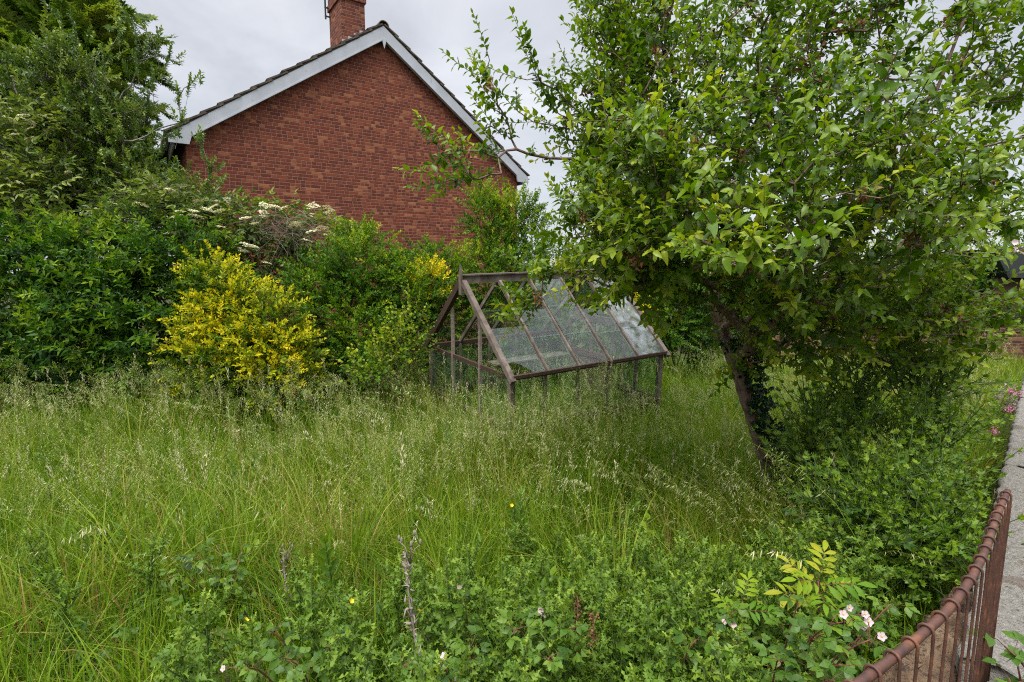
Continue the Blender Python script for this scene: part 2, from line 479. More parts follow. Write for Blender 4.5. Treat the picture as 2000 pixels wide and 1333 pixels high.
def lobed():
    v = [(0, 0, 0)]; ang = [-100, -70, -48, -28, -12, 0, 12, 28, 48, 70, 100]; rad = [.25, .55, .42, .75, .5, 1.0, .5, .75, .42, .55, .25]
    for a, r in zip(ang, rad):
        v.append((math.sin(R(a)) * r, .15 + math.cos(R(a)) * r * .9, .06 * math.cos(a)))
    v.append((0, .4, -.05))
    F = [(12, i + 1, i + 2) for i in range(10)] + [(12, 11, 0), (12, 0, 1)]
    return Tpl(v, [tuple(reversed(f)) for f in F])


T_lobed = lobed()


def rand_dirs(n, g=rng):
    return norm(g.normal(size=(n, 3)))


def shoot(n_pairs, length, leaf, lsize, ang=55, seed=0, tip_tone=.35, spiral=False, curve=.15, start=.12, terminal=True):
    """A leafy shoot along local +y (z up). Returns (leaf template, stem template), unit metres."""
    g = np.random.default_rng(seed)
    G, St = Geo(), Geo()
    lv = leaf if isinstance(leaf, list) else [leaf]
    ts = np.linspace(0, 1, 5)
    cv = np.stack([np.zeros(5) + g.normal() * .04 * length * ts ** 2, length * ts, curve * length * ts ** 2], -1)
    St.tube(cv, np.linspace(.0035, .0015, 5), 3, cap=False)
    k = 0
    for i in range(n_pairs):
        f = start + (1 - start) * i / max(1, n_pairs - 1) * .97
        p = np.array([np.interp(f, ts, cv[:, j]) for j in range(3)])
        roll = i * math.pi / 2 + g.normal() * .25 if not spiral else 0
        for s_ in ((0, math.pi) if not spiral else (k * 2.4,)):
            k += 1
            a = R(ang + g.normal() * 10) * (1 - .45 * f)
            rr = roll + s_
            side = np.array([math.cos(rr), 0, math.sin(rr)])
            ax = side * math.sin(a) + np.array([0, math.cos(a), 0]); ax[2] += .12
            up = np.array([0, 0, 1.0]) + side * -.2 + np.array([0, .7, 0]) + g.normal(size=3) * .25
            sz = lsize * (1.0 - .35 * abs(f - .45) * 2 * .8) * g.uniform(.75, 1.15)
            G.inst(lv[g.integers(len(lv))], frames(ax[None], up[None], sz), p, g.uniform(-.12, .12) + tip_tone * f ** 2)
    if terminal:
        G.inst(lv[0], frames(np.array([[0, 1, .3]]), np.array([[0, -.3, 1]]), lsize * .6), cv[-1], tip_tone * 1.3)
    return G.tpl(), St.tpl()


def pinnate(npairs, length, leaf, lsize, seed=0, tone_tip=.2, droop=.3):
    g = np.random.default_rng(seed); G, St = Geo(), Geo()
    ts = np.linspace(0, 1, 5); cv = np.stack([0 * ts, length * ts, .1 * length * ts - droop * length * ts ** 2], -1)
    St.tube(cv, .002, 3, cap=False)
    lv = leaf if isinstance(leaf, list) else [leaf]
    for i in range(npairs):
        f = .3 + .62 * i / max(1, npairs - 1)
        p = np.array([np.interp(f, ts, cv[:, j]) for j in range(3)])
        for sg in (1, -1):
            ax = np.array([sg, .55 + g.normal() * .1, -.15 + g.normal() * .15])
            G.inst(lv[g.integers(len(lv))], frames(ax[None], np.array([[0, .2, 1.0]]) + g.normal(size=(1, 3)) * .15, lsize * g.uniform(.8, 1.1)), p, g.uniform(-.1, .1) + tone_tip * f)
    G.inst(lv[0], frames(np.array([[0, 1, -.3]]), np.array([[0, .2, 1]]), lsize * 1.1), cv[-1], tone_tip)
    return G.tpl(), St.tpl()


def trifoliate(lsize, seed=0):
    g = np.random.default_rng(seed); G, St = Geo(), Geo()
    St.tube(np.array([[0, 0, 0], [0, .03, .01], [0, .06, .012]]), .0012, 3, cap=False)
    for a, s_ in ((0, 1.1), (68, .95), (-68, .95)):
        ax = np.array([[math.sin(R(a)), math.cos(R(a)), -.2 + g.normal() * .1]])
        G.inst(T_serr, frames(ax, np.array([[0, 0, 1.0]]) + g.normal(size=(1, 3)) * .2, lsize * s_), [0, .06, .012], g.uniform(-.1, .1))
    return G.tpl(), St.tpl()


def conifer_spray(seed):
    g = np.random.default_rng(seed); G, St = Geo(), Geo()
    ln = .55; ts = np.linspace(0, 1, 5); cv = np.stack([0 * ts, ln * ts, .08 * ln * ts - .3 * ln * ts ** 2], -1)
    St.tube(cv, np.linspace(.006, .002, 5), 3, cap=False)
    nd = Tpl([(-.12, 0, 0), (.12, 0, 0), (.09, .7, -.03), (0, 1, -.06), (-.09, .7, -.03)], [(0, 1, 2, 3, 4)])
    for i in range(11):
        f = .08 + .9 * i / 10; p = np.array([np.interp(f, ts, cv[:, j]) for j in range(3)])
        for sg in (1, -1):
            br = .26 * (1.05 - f) + .05
            ax = norm(np.array([sg * 1.0, .9 + g.normal() * .15, -.1 + g.normal() * .2]))
            for k in range(5):
                q = p + ax * br * k / 5
                for s2 in (1, -1):
                    a2 = ax + np.cross(ax, [0, 0, 1.0]) * s2 * .7 + g.normal(size=3) * .15
                    G.inst(nd, frames(a2[None], np.array([[0, 0, 1.0]]), .085 * g.uniform(.7, 1.25)), q, g.uniform(-.12, .12) + .45 * f * (k / 5))
    return G.tpl(), St.tpl()


SH = {}
SH['privet'] = [shoot(9, .30, T_leaf, .062, 58, s, .35) for s in range(4)]
SH['ashy'] = [shoot(7, .32, [leaf6(.42, .3, .25), leaf6(.36, .25, .45)], .102, 66, 10 + s, .45, curve=-.25) for s in range(4)]
SH['gold'] = [shoot(9, .30, T_leaf, .068, 64, 20 + s, .5, curve=-.15) for s in range(4)]
SH['small'] = [shoot(8, .26, T_leaf, .060, 62, 30 + s, .38, curve=-.15) for s in range(4)]
SH['holly'] = [shoot(20, .24, T_leaf, .074, 66, 40 + s, .3, True) for s in range(4)]
SH['tallholly'] = [shoot(44, .62, T_leaf, .066, 60, 46 + s, .1, True, .04, .35) for s in range(3)]
SH['elder'] = [pinnate(2, .22, [leaf6(.46, .3, .25), leaf6(.40, .25, .35)], .095, 50 + s) for s in range(4)]
SH['yew'] = [conifer_spray(60 + s) for s in range(3)]
SH['tri'] = [trifoliate(.052, 70 + s) for s in range(4)]
SH['lobed'] = [shoot(6, .22, T_lobed, .040, 60, 80 + s, .35, True) for s in range(4)]
SH['apple'] = [shoot(15, .32, T_apple, .069, 62, 90 + s, .28, True, .12, .1) for s in range(5)]
SH['applespur'] = [shoot(8, .05, T_apple, .060, 78, 100 + s, .05, True, .1, 0, True) for s in range(4)]
SH['vine'] = [shoot(6, .26, T_round, .055, 60, 110 + s, .3, True) for s in range(3)]


def scatter(Gl, Gs, shoots, P, A, U, sc, tone, g):
    which = g.integers(len(shoots), size=len(P))
    sc = np.broadcast_to(sc, (len(P),)); tone = np.broadcast_to(tone, (len(P),))
    for k, (lt, st) in enumerate(shoots):
        i = np.where(which == k)[0]
        Mx = frames(A[i], U[i], sc[i])
        Gl.inst(lt, Mx, P[i], tone[i]); Gs.inst(st, Mx, P[i], 0)


def blob_points(blobs, n, g, shell=(.62, 1.05), deep=.25):
    """Points in the outer shell of a set of overlapping ellipsoids [(centre, radii)], lumpy, denser outside."""
    C = np.array([b[0] for b in blobs]); Rr = np.array([b[1] for b in blobs])
    area = (Rr[:, 0] * Rr[:, 2] + Rr[:, 0] * Rr[:, 1]); pk = area / area.sum()
    k = g.choice(len(blobs), size=n, p=pk)
    d = rand_dirs(n, g)
    flip = (d[:, 1] > .35) & (g.random(n) < .5); d[flip, 1] *= -1
    rr = g.uniform(shell[0], shell[1], n); dp = g.random(n) < deep; rr[dp] = g.uniform(.25, shell[0], dp.sum())
    ph = d @ np.array([[5.1, 2.3, 1.7], [-2.2, 4.9, 3.1], [1.5, -3.3, 5.7]]) + k[:, None] * 1.7
    rr = rr * (1 + .15 * np.sin(ph[:, 0]) + .13 * np.sin(ph[:, 1] * 1.7) + .06 * np.sin(ph[:, 2] * 2.9))
    P = C[k] + d * Rr[k] * rr[:, None]
    inside = np.zeros(n, bool)
    for j in range(len(blobs)):
        q = (P - C[j]) / Rr[j]
        inside |= (np.sum(q * q, 1) < .45) & (k != j)
    keep = ~inside & (P[:, 2] > .02)
    return P[keep], d[keep], np.clip(rr[keep], 0, 1.2)


def shrub(name, label, cat, blobs, shoots, n, leaf, stem, sc=(.8, 1.25), up=.55, tone=(.25, .2), seed=1, group=None, base=None, nst=10, stem_r=.018, top_tone=.15, droop=0.0):
    """A bush: stems from the ground into overlapping leafy masses. blobs: (px, py, Y, rx, ry, rz)."""
    g = np.random.default_rng(seed)
    bl = [(at(b[0], b[1], b[2]), np.array(b[3:6])) for b in blobs]
    c0 = np.mean([b[0] for b in bl], 0)
    bx = c0[:2] if base is None else base
    root = empty(name, (bx[0], bx[1], float(ground_z(bx[0], bx[1]))), label, cat, group)
    org = np.array(root.location)
    P, d, rr = blob_points(bl, n, g)
    A = norm(d * .8 + np.array([0, 0, up]) + g.normal(size=P.shape) * .33)
    U = norm(np.array([0, 0, 1.0]) * np.ones_like(P) + d * .6 + g.normal(size=P.shape) * .25)
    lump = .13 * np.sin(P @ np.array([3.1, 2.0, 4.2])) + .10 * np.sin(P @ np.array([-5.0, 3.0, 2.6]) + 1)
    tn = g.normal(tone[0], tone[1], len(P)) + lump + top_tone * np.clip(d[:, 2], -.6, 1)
    Gl, Gs = Geo(), Geo()
    scatter(Gl, Gs, shoots, P, A, U, g.uniform(sc[0], sc[1], len(P)), tn, g)
    for i in range(nst):
        c, r = bl[g.integers(len(bl))]
        e = c + rand_dirs(1, g)[0] * r * .75
        s0 = org + np.array([g.normal() * .12, g.normal() * .08, -.08])
        ts = np.linspace(0, 1, 8)[:, None]
        mid = (s0 + e) / 2 + np.array([0, 0, .25 * np.linalg.norm(e - s0)]) * .3 + g.normal(size=3) * .12
        pl = (1 - ts) ** 2 * s0 + 2 * ts * (1 - ts) * mid + ts ** 2 * e + g.normal(size=(8, 3)) * .015
        Gs.tube(pl, np.linspace(stem_r, .005, 8), 5, cap=False)
    Gl.build('foliage', LM[leaf], root, False, None).location = -org
    Gs.build('stems', M[stem], root, True, None).location = -org
    return root, org, (P, A)


def grow(root_poly, targets, g, seg=.16, pathw=.3, arch=.08, wig=.10):
    """Branch skeleton: each target joins the cheapest existing node by a curved branch."""
    pos = [np.asarray(p, float) for p in root_poly]; par = [-1] + list(range(len(pos) - 1))
    pl = [0.0]
    for i in range(1, len(pos)): pl.append(pl[-1] + np.linalg.norm(pos[i] - pos[i - 1]))
    nroot = len(pos); chains = []
    rp = np.array(pos[len(pos) // 2:])
    order = np.argsort([np.min(np.linalg.norm(rp - t, axis=1)) for t in targets])
    arr = np.zeros((len(pos) + len(targets) * 16, 3)); arr[:len(pos)] = pos
    par_a = np.full(len(arr), -1); par_a[:len(pos)] = par
    pla = np.zeros(len(arr)); pla[:len(pos)] = pl
    n = len(pos); first = max(2, int(nroot * .45))
    for ti in order:
        t = targets[ti]
        d = np.linalg.norm(arr[first:n] - t, axis=1)
        cost = d + pathw * pla[first:n] + .6 * np.maximum(0, arr[first:n, 2] - t[2])
        j = int(np.argmin(cost)) + first
        p0 = arr[j]; dist = d[j - first]
        m = int(np.clip(round(dist / seg), 2, 15))
        pd = arr[j] - arr[par_a[j]] if par_a[j] >= 0 else np.array([0, 0, 1.0])
        pd = pd / max(np.linalg.norm(pd), 1e-6)
        c = p0 + (t - p0) * .45 + pd * dist * .18 + np.array([0, 0, arch * dist]) + g.normal(size=3) * wig * dist
        ch = [j]
        for k in range(1, m + 1):
            s_ = k / m
            q = (1 - s_) ** 2 * p0 + 2 * s_ * (1 - s_) * c + s_ ** 2 * t + (g.normal(size=3) * .012 if k < m else 0)
            arr[n] = q; par_a[n] = ch[-1]; pla[n] = pla[ch[-1]] + dist / m; ch.append(n); n += 1
        chains.append(ch)
    cnt = np.zeros(n)
    for ch in chains: cnt[ch[-1]] += 1
    for i in range(n - 1, -1, -1):
        if par_a[i] >= 0: cnt[par_a[i]] += cnt[i]
    return arr[:n], par_a[:n], chains, cnt


# ------------------------------------------------------------------ ground
def build_ground():
    xs = np.concatenate([[-240, -90, -40, -20], np.linspace(-12, 12, 97), [20, 40, 90, 240]])
    ys = np.concatenate([[-40, -15, -5, -2], np.linspace(-1, 16, 86), [24, 45, 90, 180, 420]])
    X, Y = np.meshgrid(xs, ys, indexing='ij')
    Z = ground_z(X, Y) + .012 * rng.normal(size=X.shape) * (np.abs(X) < 12)
    v = np.stack([X, Y, Z], -1).reshape(-1, 3); ny = len(ys)
    F = [(i * ny + j, (i + 1) * ny + j, (i + 1) * ny + j + 1, i * ny + j + 1) for i in range(len(xs) - 1) for j in range(ny - 1)]
    G = Geo(); G.add(v, F)
    tag(G.build('ground', M['soil'], None, True), kind='structure')


build_ground()
# ------------------------------------------------------------------ the brick house behind the hedge
def build_house():
    A = at(330, 258, 11.2); zE = A[2]
    B = at_z(1031, 344, zE)
    d = (B - A)[:2]; Wd = float(np.linalg.norm(d)); ang = math.atan2(d[1], d[0])
    root = empty('brick_house', (A[0], A[1], 0), 'red brick house with a white-boarded gable and a chimney, behind the hedge', 'house', None, ang)
    xr = Wd * .516; zR = zE + .705 * Wd / 2; Dp = 7.5
    sl = lambda x: zE + (zR - zE) * (x / xr if x < xr else (Wd - x) / (Wd - xr))
    x0, x1 = .28, Wd - .28
    P = Geo()
    poly = np.array([[x0, .16, -.3], [x1, .16, -.3], [x1, .16, sl(x1) - .10], [xr, .16, zR - .12], [x0, .16, sl(x0) - .10]])
    P.prism(poly, (0, 0, 0), (0, Dp - .3, 0)); P.build('wall', M['brick'], root)
    # roof: overlapping tile courses, each a tilted slab, so the verge steps
    T = Geo()
    for side in (0, 1):
        e = np.array([0 if side == 0 else Wd, 0, zE]); r_ = np.array([xr, 0, zR])
        ln = np.linalg.norm(r_ - e); s = (r_ - e) / ln; nrm = np.array([-s[2], 0, s[0]]) * (1 if side == 0 else -1)
        n = 14; step = ln / n
        for k in range(n):
            a = e + s * (k * step - .05); b = e + s * ((k + 1) * step + .05)
            lo, hi = .075, .030
            if k == n - 1: b = r_ + s * -.02
            for j in range(25):
                ya, yb = j * .3 + .002, j * .3 + .298
                jit = rng.normal() * .004
                pr = np.array([a + nrm * (lo - .035 + jit), b + nrm * (hi - .035 + jit), b + nrm * (hi + jit), a + nrm * (lo + jit)])
                T.prism(pr + [0, ya, 0], (0, 0, 0), (0, yb - ya, 0), rng.random())
        # bedding of the verge under the tiles
        pr = np.array([e + s * .02 + nrm * -.03, r_ + nrm * -.03, r_ + nrm * .02, e + s * .02 + nrm * .03])
        T.prism(pr + [0, .035, 0], (0, 0, 0), (0, Dp - .1, 0))
    roof = T.build('roof', M['tile'], root)
    RT = Geo()
    for j in range(17):
        th = np.linspace(-.15, math.pi + .15, 11); rr = .135
        o_ = np.stack([xr + rr * np.cos(th), 0 * th + j * .45 - .01, zR - .055 + rr * np.sin(th)], -1)
        i_ = np.stack([xr + (rr - .02) * np.cos(th), 0 * th + j * .45 - .01, zR - .055 + (rr - .02) * np.sin(th)], -1)
        RT.prism(np.concatenate([o_, i_[::-1]]), (0, 0, 0), (0, .44, 0))
    RT.build('ridge_tiles', M['tile'], roof, False)
    # white bargeboards with a capping bead and boxed ends
    for side in (0, 1):
        G = Geo()
        e = np.array([-.02 if side == 0 else Wd + .02, 0, zE - .03]); r_ = np.array([xr, 0, zR - .04]); q = .26
        pr = np.array([e, r_, r_ - [0, 0, q + .03], e - [0, 0, q] + (np.array([.34, 0, .14]) if side == 0 else np.array([-.34, 0, .14]))])
        pr[3] = e + (np.array([.42, 0, 0]) if side == 0 else np.array([-.42, 0, 0])); pr[3][2] = sl(.42 if side == 0 else Wd - .42) - q - .03
        foot = e - [0, 0, .16]; foot2 = pr[3].copy(); foot2[2] = e[2] - .16; foot2[0] = e[0] + (.36 if side == 0 else -.36)
        pr = np.array([e, r_, pr[2], pr[3], foot2, foot])
        if side: pr = pr[::-1]
        G.prism(pr + [0, .02, 0], (0, 0, 0), (0, .05, 0))
        a, b = (pr[3], pr[2]) if side == 0 else (pr[2], pr[3])
        G.beam(a + [0, .045, -.012], b + [0, .045, -.012], .10, .022, (0, 0, 1))
        G.build('bargeboard', M['white_paint'], root)
        F = Geo(); xx = -.03 if side == 0 else Wd + .03
        F.box((xx + (.10 if side == 0 else -.10), Dp / 2 + .12, zE - .13), (.03, Dp - .1, .2)); F.build('fascia', M['white_paint'], root)
        Gt = Geo(); th = np.linspace(math.pi, 2 * math.pi, 9); gx = xx + (-.04 if side == 0 else .04)
        ring = np.stack([gx + .055 * np.cos(th), 0 * th, zE - .05 + .055 * np.sin(th)], -1)
        ring2 = np.stack([gx + .048 * np.cos(th), 0 * th, zE - .05 + .048 * np.sin(th)], -1)
        Gt.prism(np.concatenate([ring, ring2[::-1]]) + [0, .08, 0], (0, 0, 0), (0, Dp - .1, 0)); Gt.build('gutter', M['white_paint'], root)
        if side == 1:
            D = Geo(); D.tube([(Wd - .22, .45, zE - .1), (Wd - .22, .45, 0)], .035, 8); D.build('downpipe', M['white_paint'], root)
    Fn = Geo(); pr = np.array([[xr - .05, 0, zR - .34], [xr + .05, 0, zR - .34], [xr + .035, 0, zR - .44], [xr, 0, zR - .56], [xr - .035, 0, zR - .44]])
    Fn.prism(pr + [0, -.006, 0], (0, 0, 0), (0, .024, 0)); Fn.build('gable_pendant', M['white_paint'], root)
    # chimney
    cx0, cx1, cy0, cy1 = xr - .86, xr - .28, .5, 1.45
    C = Geo(); zc = zR + .56
    C.box(((cx0 + cx1) / 2, (cy0 + cy1) / 2, (zE + 1.2 + zc) / 2), (cx1 - cx0, cy1 - cy0, zc - zE - 1.2))
    C.box(((cx0 + cx1) / 2, (cy0 + cy1) / 2, zc + .075), (cx1 - cx0 + .07, cy1 - cy0 + .07, .146))
    C.box(((cx0 + cx1) / 2, (cy0 + cy1) / 2, zc + .42), (cx1 - cx0 + .03, cy1 - cy0 + .03, .54))
    ch = C.build('chimney', M['chimney_brick'], root)
    Fl = Geo(); n = 4; yb = cy0 - .008
    pts = []
    for k in range(n):
        xa = cx0 + (cx1 - cx0) * k / n; xb = cx0 + (cx1 - cx0) * (k + 1) / n
        pts += [[xa, yb, sl(xa) + .22], [xb, yb, sl(xa) + .20]]
    base = [[cx1, yb, sl(cx1) + .03], [cx0 - .05, yb, sl(cx0) + .0]]
    Fl.prism(np.array(pts + base), (0, 0, 0), (0, .005, 0))
    fx = np.array([cx0 - .03, yb - .16, sl(cx0) + .05]); gx = np.array([cx1 + .03, yb - .16, sl(cx1) + .08])
    Fl.prism(np.array([fx, gx, gx + [0, 0, .014], fx + [0, 0, .014]]), (0, 0, 0), (0, .17, 0))
    Fl.box((cx0 - .006, (cy0 + cy1) / 2, sl(cx0) + .06), (.006, cy1 - cy0, .16))
    Fl.build('flashing', M['lead'], ch)
    Ms = Geo(); Ms.tube([(cx0 - .12, cy0 + .85, zR + .35), (cx0 - .12, cy0 + .85, zR + 3.0)], .022, 7)
    for z in (.42, .62): Ms.beam((cx0 - .14, cy0 + .85, zR + z), (cx0, cy0 + .85, zR + z), .03, .03)
    Ms.build('aerial_mast', M['black_metal'], ch)


build_house()


# ------------------------------------------------------------------ the derelict greenhouse
GH = dict(x=-.0147, y=5.769, z=1.0555, yaw=.5853, W=2.106, L=2.45, rise=.973, ax=.0526, ay=-.0306)


def build_greenhouse():
    g = np.random.default_rng(3)
    W, Ln, rise = GH['W'], GH['L'], GH['rise']
    rot = Matrix.Rotation(GH['yaw'], 4, 'Z') @ Matrix.Rotation(GH['ax'], 4, 'X') @ Matrix.Rotation(GH['ay'], 4, 'Y')
    root = empty('greenhouse', (0, 0, 0), 'derelict timber-framed greenhouse with missing roof panes, sunk in the tall grass', 'greenhouse')
    base = -1.12
    root.matrix_world = Matrix.Translation((GH['x'], GH['y'], GH['z'])) @ rot @ Matrix.Translation((0, 0, base))
    up0 = np.array([0, 0, -base])
    p = lambda x, y, z: np.array([x, y, z]) + up0
    sill = -.64
    rn = np.array([0, -rise, W / 2]) / math.hypot(rise, W / 2)      # outward normal of the front roof slope
    rb = np.array([0, rise, W / 2]) / math.hypot(rise, W / 2)
    fr = lambda x, t_: p(x, W / 2 * t_, rise * t_)
    bk = lambda x, t_: p(x, W - W / 2 * t_, rise * t_)

    def part(name, mat, fn):
        G = Geo(); fn(G); return G.build(name, M[mat], root)
    for x in (0, Ln):
        for y in (0, W):
            dx = .03 if x == 0 else -.03; dy = .03 if y == 0 else -.03
            part('corner_post', 'cedar', lambda G: G.beam(p(x + dx, y + dy, base), p(x + dx, y + dy, -.02), .062, .062, (0, 1, 0)))
    for k in range(1, 5):
        x = Ln * k / 5
        part('mullion', 'cedar', lambda G: G.beam(p(x, .025, sill + .025), p(x, .025, -.03), .030, .042, (0, 1, 0)))
        part('mullion', 'cedar', lambda G: G.beam(p(x, W - .025, sill + .025), p(x, W - .025, -.03), .030, .042, (0, 1, 0)))
    for y in (W / 3, 2 * W / 3):
        zt = rise * 2 / 3 - .06
        part('gable_mullion', 'pale_board', lambda G: (G.beam(p(.025, y, sill + .025), p(.025, y, zt), .032, .036, (0, 1, 0)), G.beam(p(.0035, y, -.35), p(.0035, y, zt - .05), .005, .014, (0, 1, 0))))
        part('gable_mullion', 'cedar', lambda G: G.beam(p(Ln - .025, y, sill + .025), p(Ln - .025, y, zt), .036, .036, (0, 1, 0)))
    for x, mt in ((0, 'cedar'), (Ln, 'cedar')):
        o_ = -.012 if x == 0 else .012
        part('end_rafter', mt, lambda G: G.beam(fr(x + o_, -.06) + rn * .012, fr(x + o_, .985) + rn * .012, .062, .060, rn))
        part('end_rafter', 'dark_cedar' if x == 0 else mt, lambda G: G.beam(bk(x + o_, -.06) + rb * .012, bk(x + o_, .985) + rb * .012, .062, .085, rb))
    for k in range(1, 5):
        x = Ln * k / 5 + g.normal() * .006
        part('glazing_bar', 'cedar', lambda G: (G.beam(fr(x, -.01), fr(x, .975), .032, .046, rn), G.beam(fr(x, -.01) + rn * .0265, fr(x, .97) + rn * .0265, .024, .006, rn)))
        part('glazing_bar', 'cedar', lambda G: G.beam(bk(x, -.01), bk(x, .975), .032, .046, rb))
    part('ridge_board', 'cedar', lambda G: (G.beam(p(-.02, W / 2, rise + .015), p(Ln + .03, W / 2, rise + .015), .032, .095, (0, 0, 1)), G.beam(p(-.03, W / 2, rise + .071), p(Ln + .04, W / 2, rise + .071), .075, .016, (0, 0, 1))))
    part('finial', 'cedar', lambda G: G.prism(np.array([p(-.05, W / 2 - .032, rise - .17), p(-.05, W / 2 + .032, rise - .17), p(-.05, W / 2 + .032, rise + .07), p(-.05, W / 2, rise + .20), p(-.05, W / 2 - .032, rise + .07)]), (0, 0, 0), (.024, 0, 0)))
    part('eave_beam', 'dark_cedar', lambda G: (G.beam(p(.0, -.015, -.015), p(Ln, -.015, -.015), .065, .045, (0, 0, 1)), G.beam(p(.0, -.058, .0), p(Ln, -.058, .0), .018, .035, (0, 0, 1))))
    part('eave_beam', 'dark_cedar', lambda G: G.beam(p(0, W + .015, -.02), p(Ln, W + .015, -.02), .065, .06, (0, 0, 1)))
    part('tie_rail', 'cedar', lambda G: G.beam(p(Ln - .02, .07, .29), p(Ln - .02, W - .07, .29), .034, .06, (0, 0, 1)) if False else G.beam(p(Ln - .06, .36, .30), p(Ln - .06, W - .36, .30), .034, .075, (0, 0, 1)))
    part('tie_rail', 'dark_cedar', lambda G: G.beam(p(.03, .06, -.03), p(.03, W - .06, -.03), .03, .05, (0, 0, 1)))
    for y in (.02, W - .02):
        part('sill', 'dark_cedar', lambda G: G.beam(p(.06, y, sill), p(Ln - .06, y, sill), .085, .045, (0, 0, 1)))
    for x in (.02, Ln - .02):
        part('sill', 'dark_cedar', lambda G: G.beam(p(x, .06, sill), p(x, W - .06, sill), .085, .045, (0, 0, 1)))

    def boards(G, a, b, th, up):
        n = 4; h = (sill - .025 - base) / n
        for i in range(n):
            z = base + h * (i + .5); off = g.normal(size=3) * .002
            G.beam(p(a[0], a[1], z) + off, p(b[0], b[1], z) + off, th, h * .97, (0, 0, 1))
    part('base_boarding', 'dark_cedar', lambda G: boards(G, (.06, .03), (Ln - .06, .03), .02, 0))
    part('base_boarding', 'dark_cedar', lambda G: boards(G, (.06, W - .03), (Ln - .06, W - .03), .02, 0))
    part('base_boarding', 'pale_board', lambda G: boards(G, (.03, .06), (.03, W - .06), .02, 0))
    part('base_boarding', 'dark_cedar', lambda G: boards(G, (Ln - .03, .06), (Ln - .03, .80), .02, 0))

    def pane(poly, nrm, mat='glass'):
        G = Geo(); nv = np.asarray(nrm, float)
        G.prism(np.asarray(poly) - nv * .0015, (0, 0, 0), nv * .003); G.build('glass_pane', M[mat], root)

    def roofpane(fn, k, t0, t1, mat, nrm, cut=None, lift=0.0):
        xa, xb = Ln * k / 5 + .018, Ln * (k + 1) / 5 - .018
        if cut is None: pl = [fn(xa, t0), fn(xb, t0), fn(xb, t1), fn(xa, t1)]
        else: pl = [fn(xa + (xb - xa) * a, t0 + (t1 - t0) * b) for a, b in cut]
        pane(np.array(pl) + nrm * (.012 + lift), nrm, mat)
    arc = [(0, .30), (.18, .27), (.36, .20), (.52, .10), (.62, 0), (1, 0), (1, 1), (0, 1)]
    roofpane(fr, 0, 0, .46, 'dusty_glass', rn, arc)
    for k, t0, t1, m_ in ((1, 0, .335, 'glass'), (1, .32, .62, 'dusty_glass'), (2, 0, .33, 'glass'), (2, .315, .65, 'dusty_glass'), (2, .635, .96, 'dusty_glass'),
                          (3, 0, .30, 'dusty_glass'), (3, .285, .58, 'dusty_glass'), (4, 0, .32, 'sky_pale_glass'), (4, .305, .64, 'sky_pale_glass'), (4, .625, .96, 'sky_pale_glass')):
        roofpane(fr, k, t0, t1, m_, rn, None, .005 if t0 > .1 else 0)
    for k, t0, t1, m_ in ((0, 0, .40, 'dusty_glass'), (1, 0, .5, 'dusty_glass'), (1, .485, .95, 'glass'), (2, 0, .5, 'glass'), (3, 0, .48, 'dusty_glass'), (4, 0, .5, 'dusty_glass'), (4, .485, .96, 'sky_pale_glass')):
        roofpane(bk, k, t0, t1, m_, rb, None, .005 if t0 > .1 else 0)
    for k in range(5):
        xa, xb = Ln * k / 5 + (.065 if k == 0 else .017), Ln * (k + 1) / 5 - (.065 if k == 4 else .017)
        m_ = ('dusty_glass', 'glass', 'dusty_glass', 'dusty_glass', 'glass')[k]
        pane([p(xa, .012, sill + .025), p(xb, .012, sill + .025), p(xb, .012, -.055), p(xa, .012, -.055)], (0, -1, 0), m_)
        pane([p(xa, W - .012, sill + .025), p(xb, W - .012, sill + .025), p(xb, W - .012, -.055), p(xa, W - .012, -.055)], (0, 1, 0), 'dusty_glass')
    for k in range(3):
        ya, yb = W * k / 3 + (.065 if k == 0 else .018), W * (k + 1) / 3 - (.065 if k == 2 else .018)
        pane([p(.012, ya, sill + .025), p(.012, yb, sill + .025), p(.012, yb, -.058), p(.012, ya, -.058)], (-1, 0, 0), 'dusty_glass' if k != 1 else 'glass')
        if k != 1 :
            pane([p(Ln - .012, ya, sill + .025), p(Ln - .012, yb, sill + .025), p(Ln - .012, yb, -.03), p(Ln - .012, ya, -.03)] if k == 0 else
                 [p(Ln - .012, ya, -.1), p(Ln - .012, yb, -.1), p(Ln - .012, yb, .0), p(Ln - .012, ya, .0)], (1, 0, 0), 'dusty_glass')
    # plank door in the far gable, hanging ajar
    dr = Geo(); yd0, yd1 = .88, 1.88
    n = 8
    for i in range(n):
        ya = yd0 + (yd1 - yd0) * (i + .5) / n
        dr.beam(p(Ln - .07 - g.random() * .004, ya, base + .05), p(Ln - .07, ya, -.22), (yd1 - yd0) / n * .96, .018, (1, 0, 0))
    for z in (base + .15, -.27):
        dr.beam(p(Ln - .088, yd0, z), p(Ln - .088, yd1, z), .016, .08, (0, 0, 1))
    door = dr.build('door', M['plum_board'], root)
    df = Geo()
    for y in (yd0 + .02, yd1 - .02): df.beam(p(Ln - .07, y, -.21), p(Ln - .07, y, .27), .035, .03, (1, 0, 0))
    df.beam(p(Ln - .07, yd0 + .04, .25), p(Ln - .07, yd1 - .04, .25), .03, .04, (0, 0, 1))
    df.build('door_frame', M['cedar'], door)
    part('staging_shelf', 'cedar', lambda G: (G.beam(p(.9, W - .22, -.34), p(Ln - .15, W - .22, -.34), .28, .02, (0, 0, 1)), G.beam(p(.95, W - .30, base), p(.95, W - .30, -.35), .03, .03, (0, 1, 0)), G.beam(p(1.9, W - .30, base), p(1.9, W - .30, -.35), .03, .03, (0, 1, 0))))
    return root


build_greenhouse()


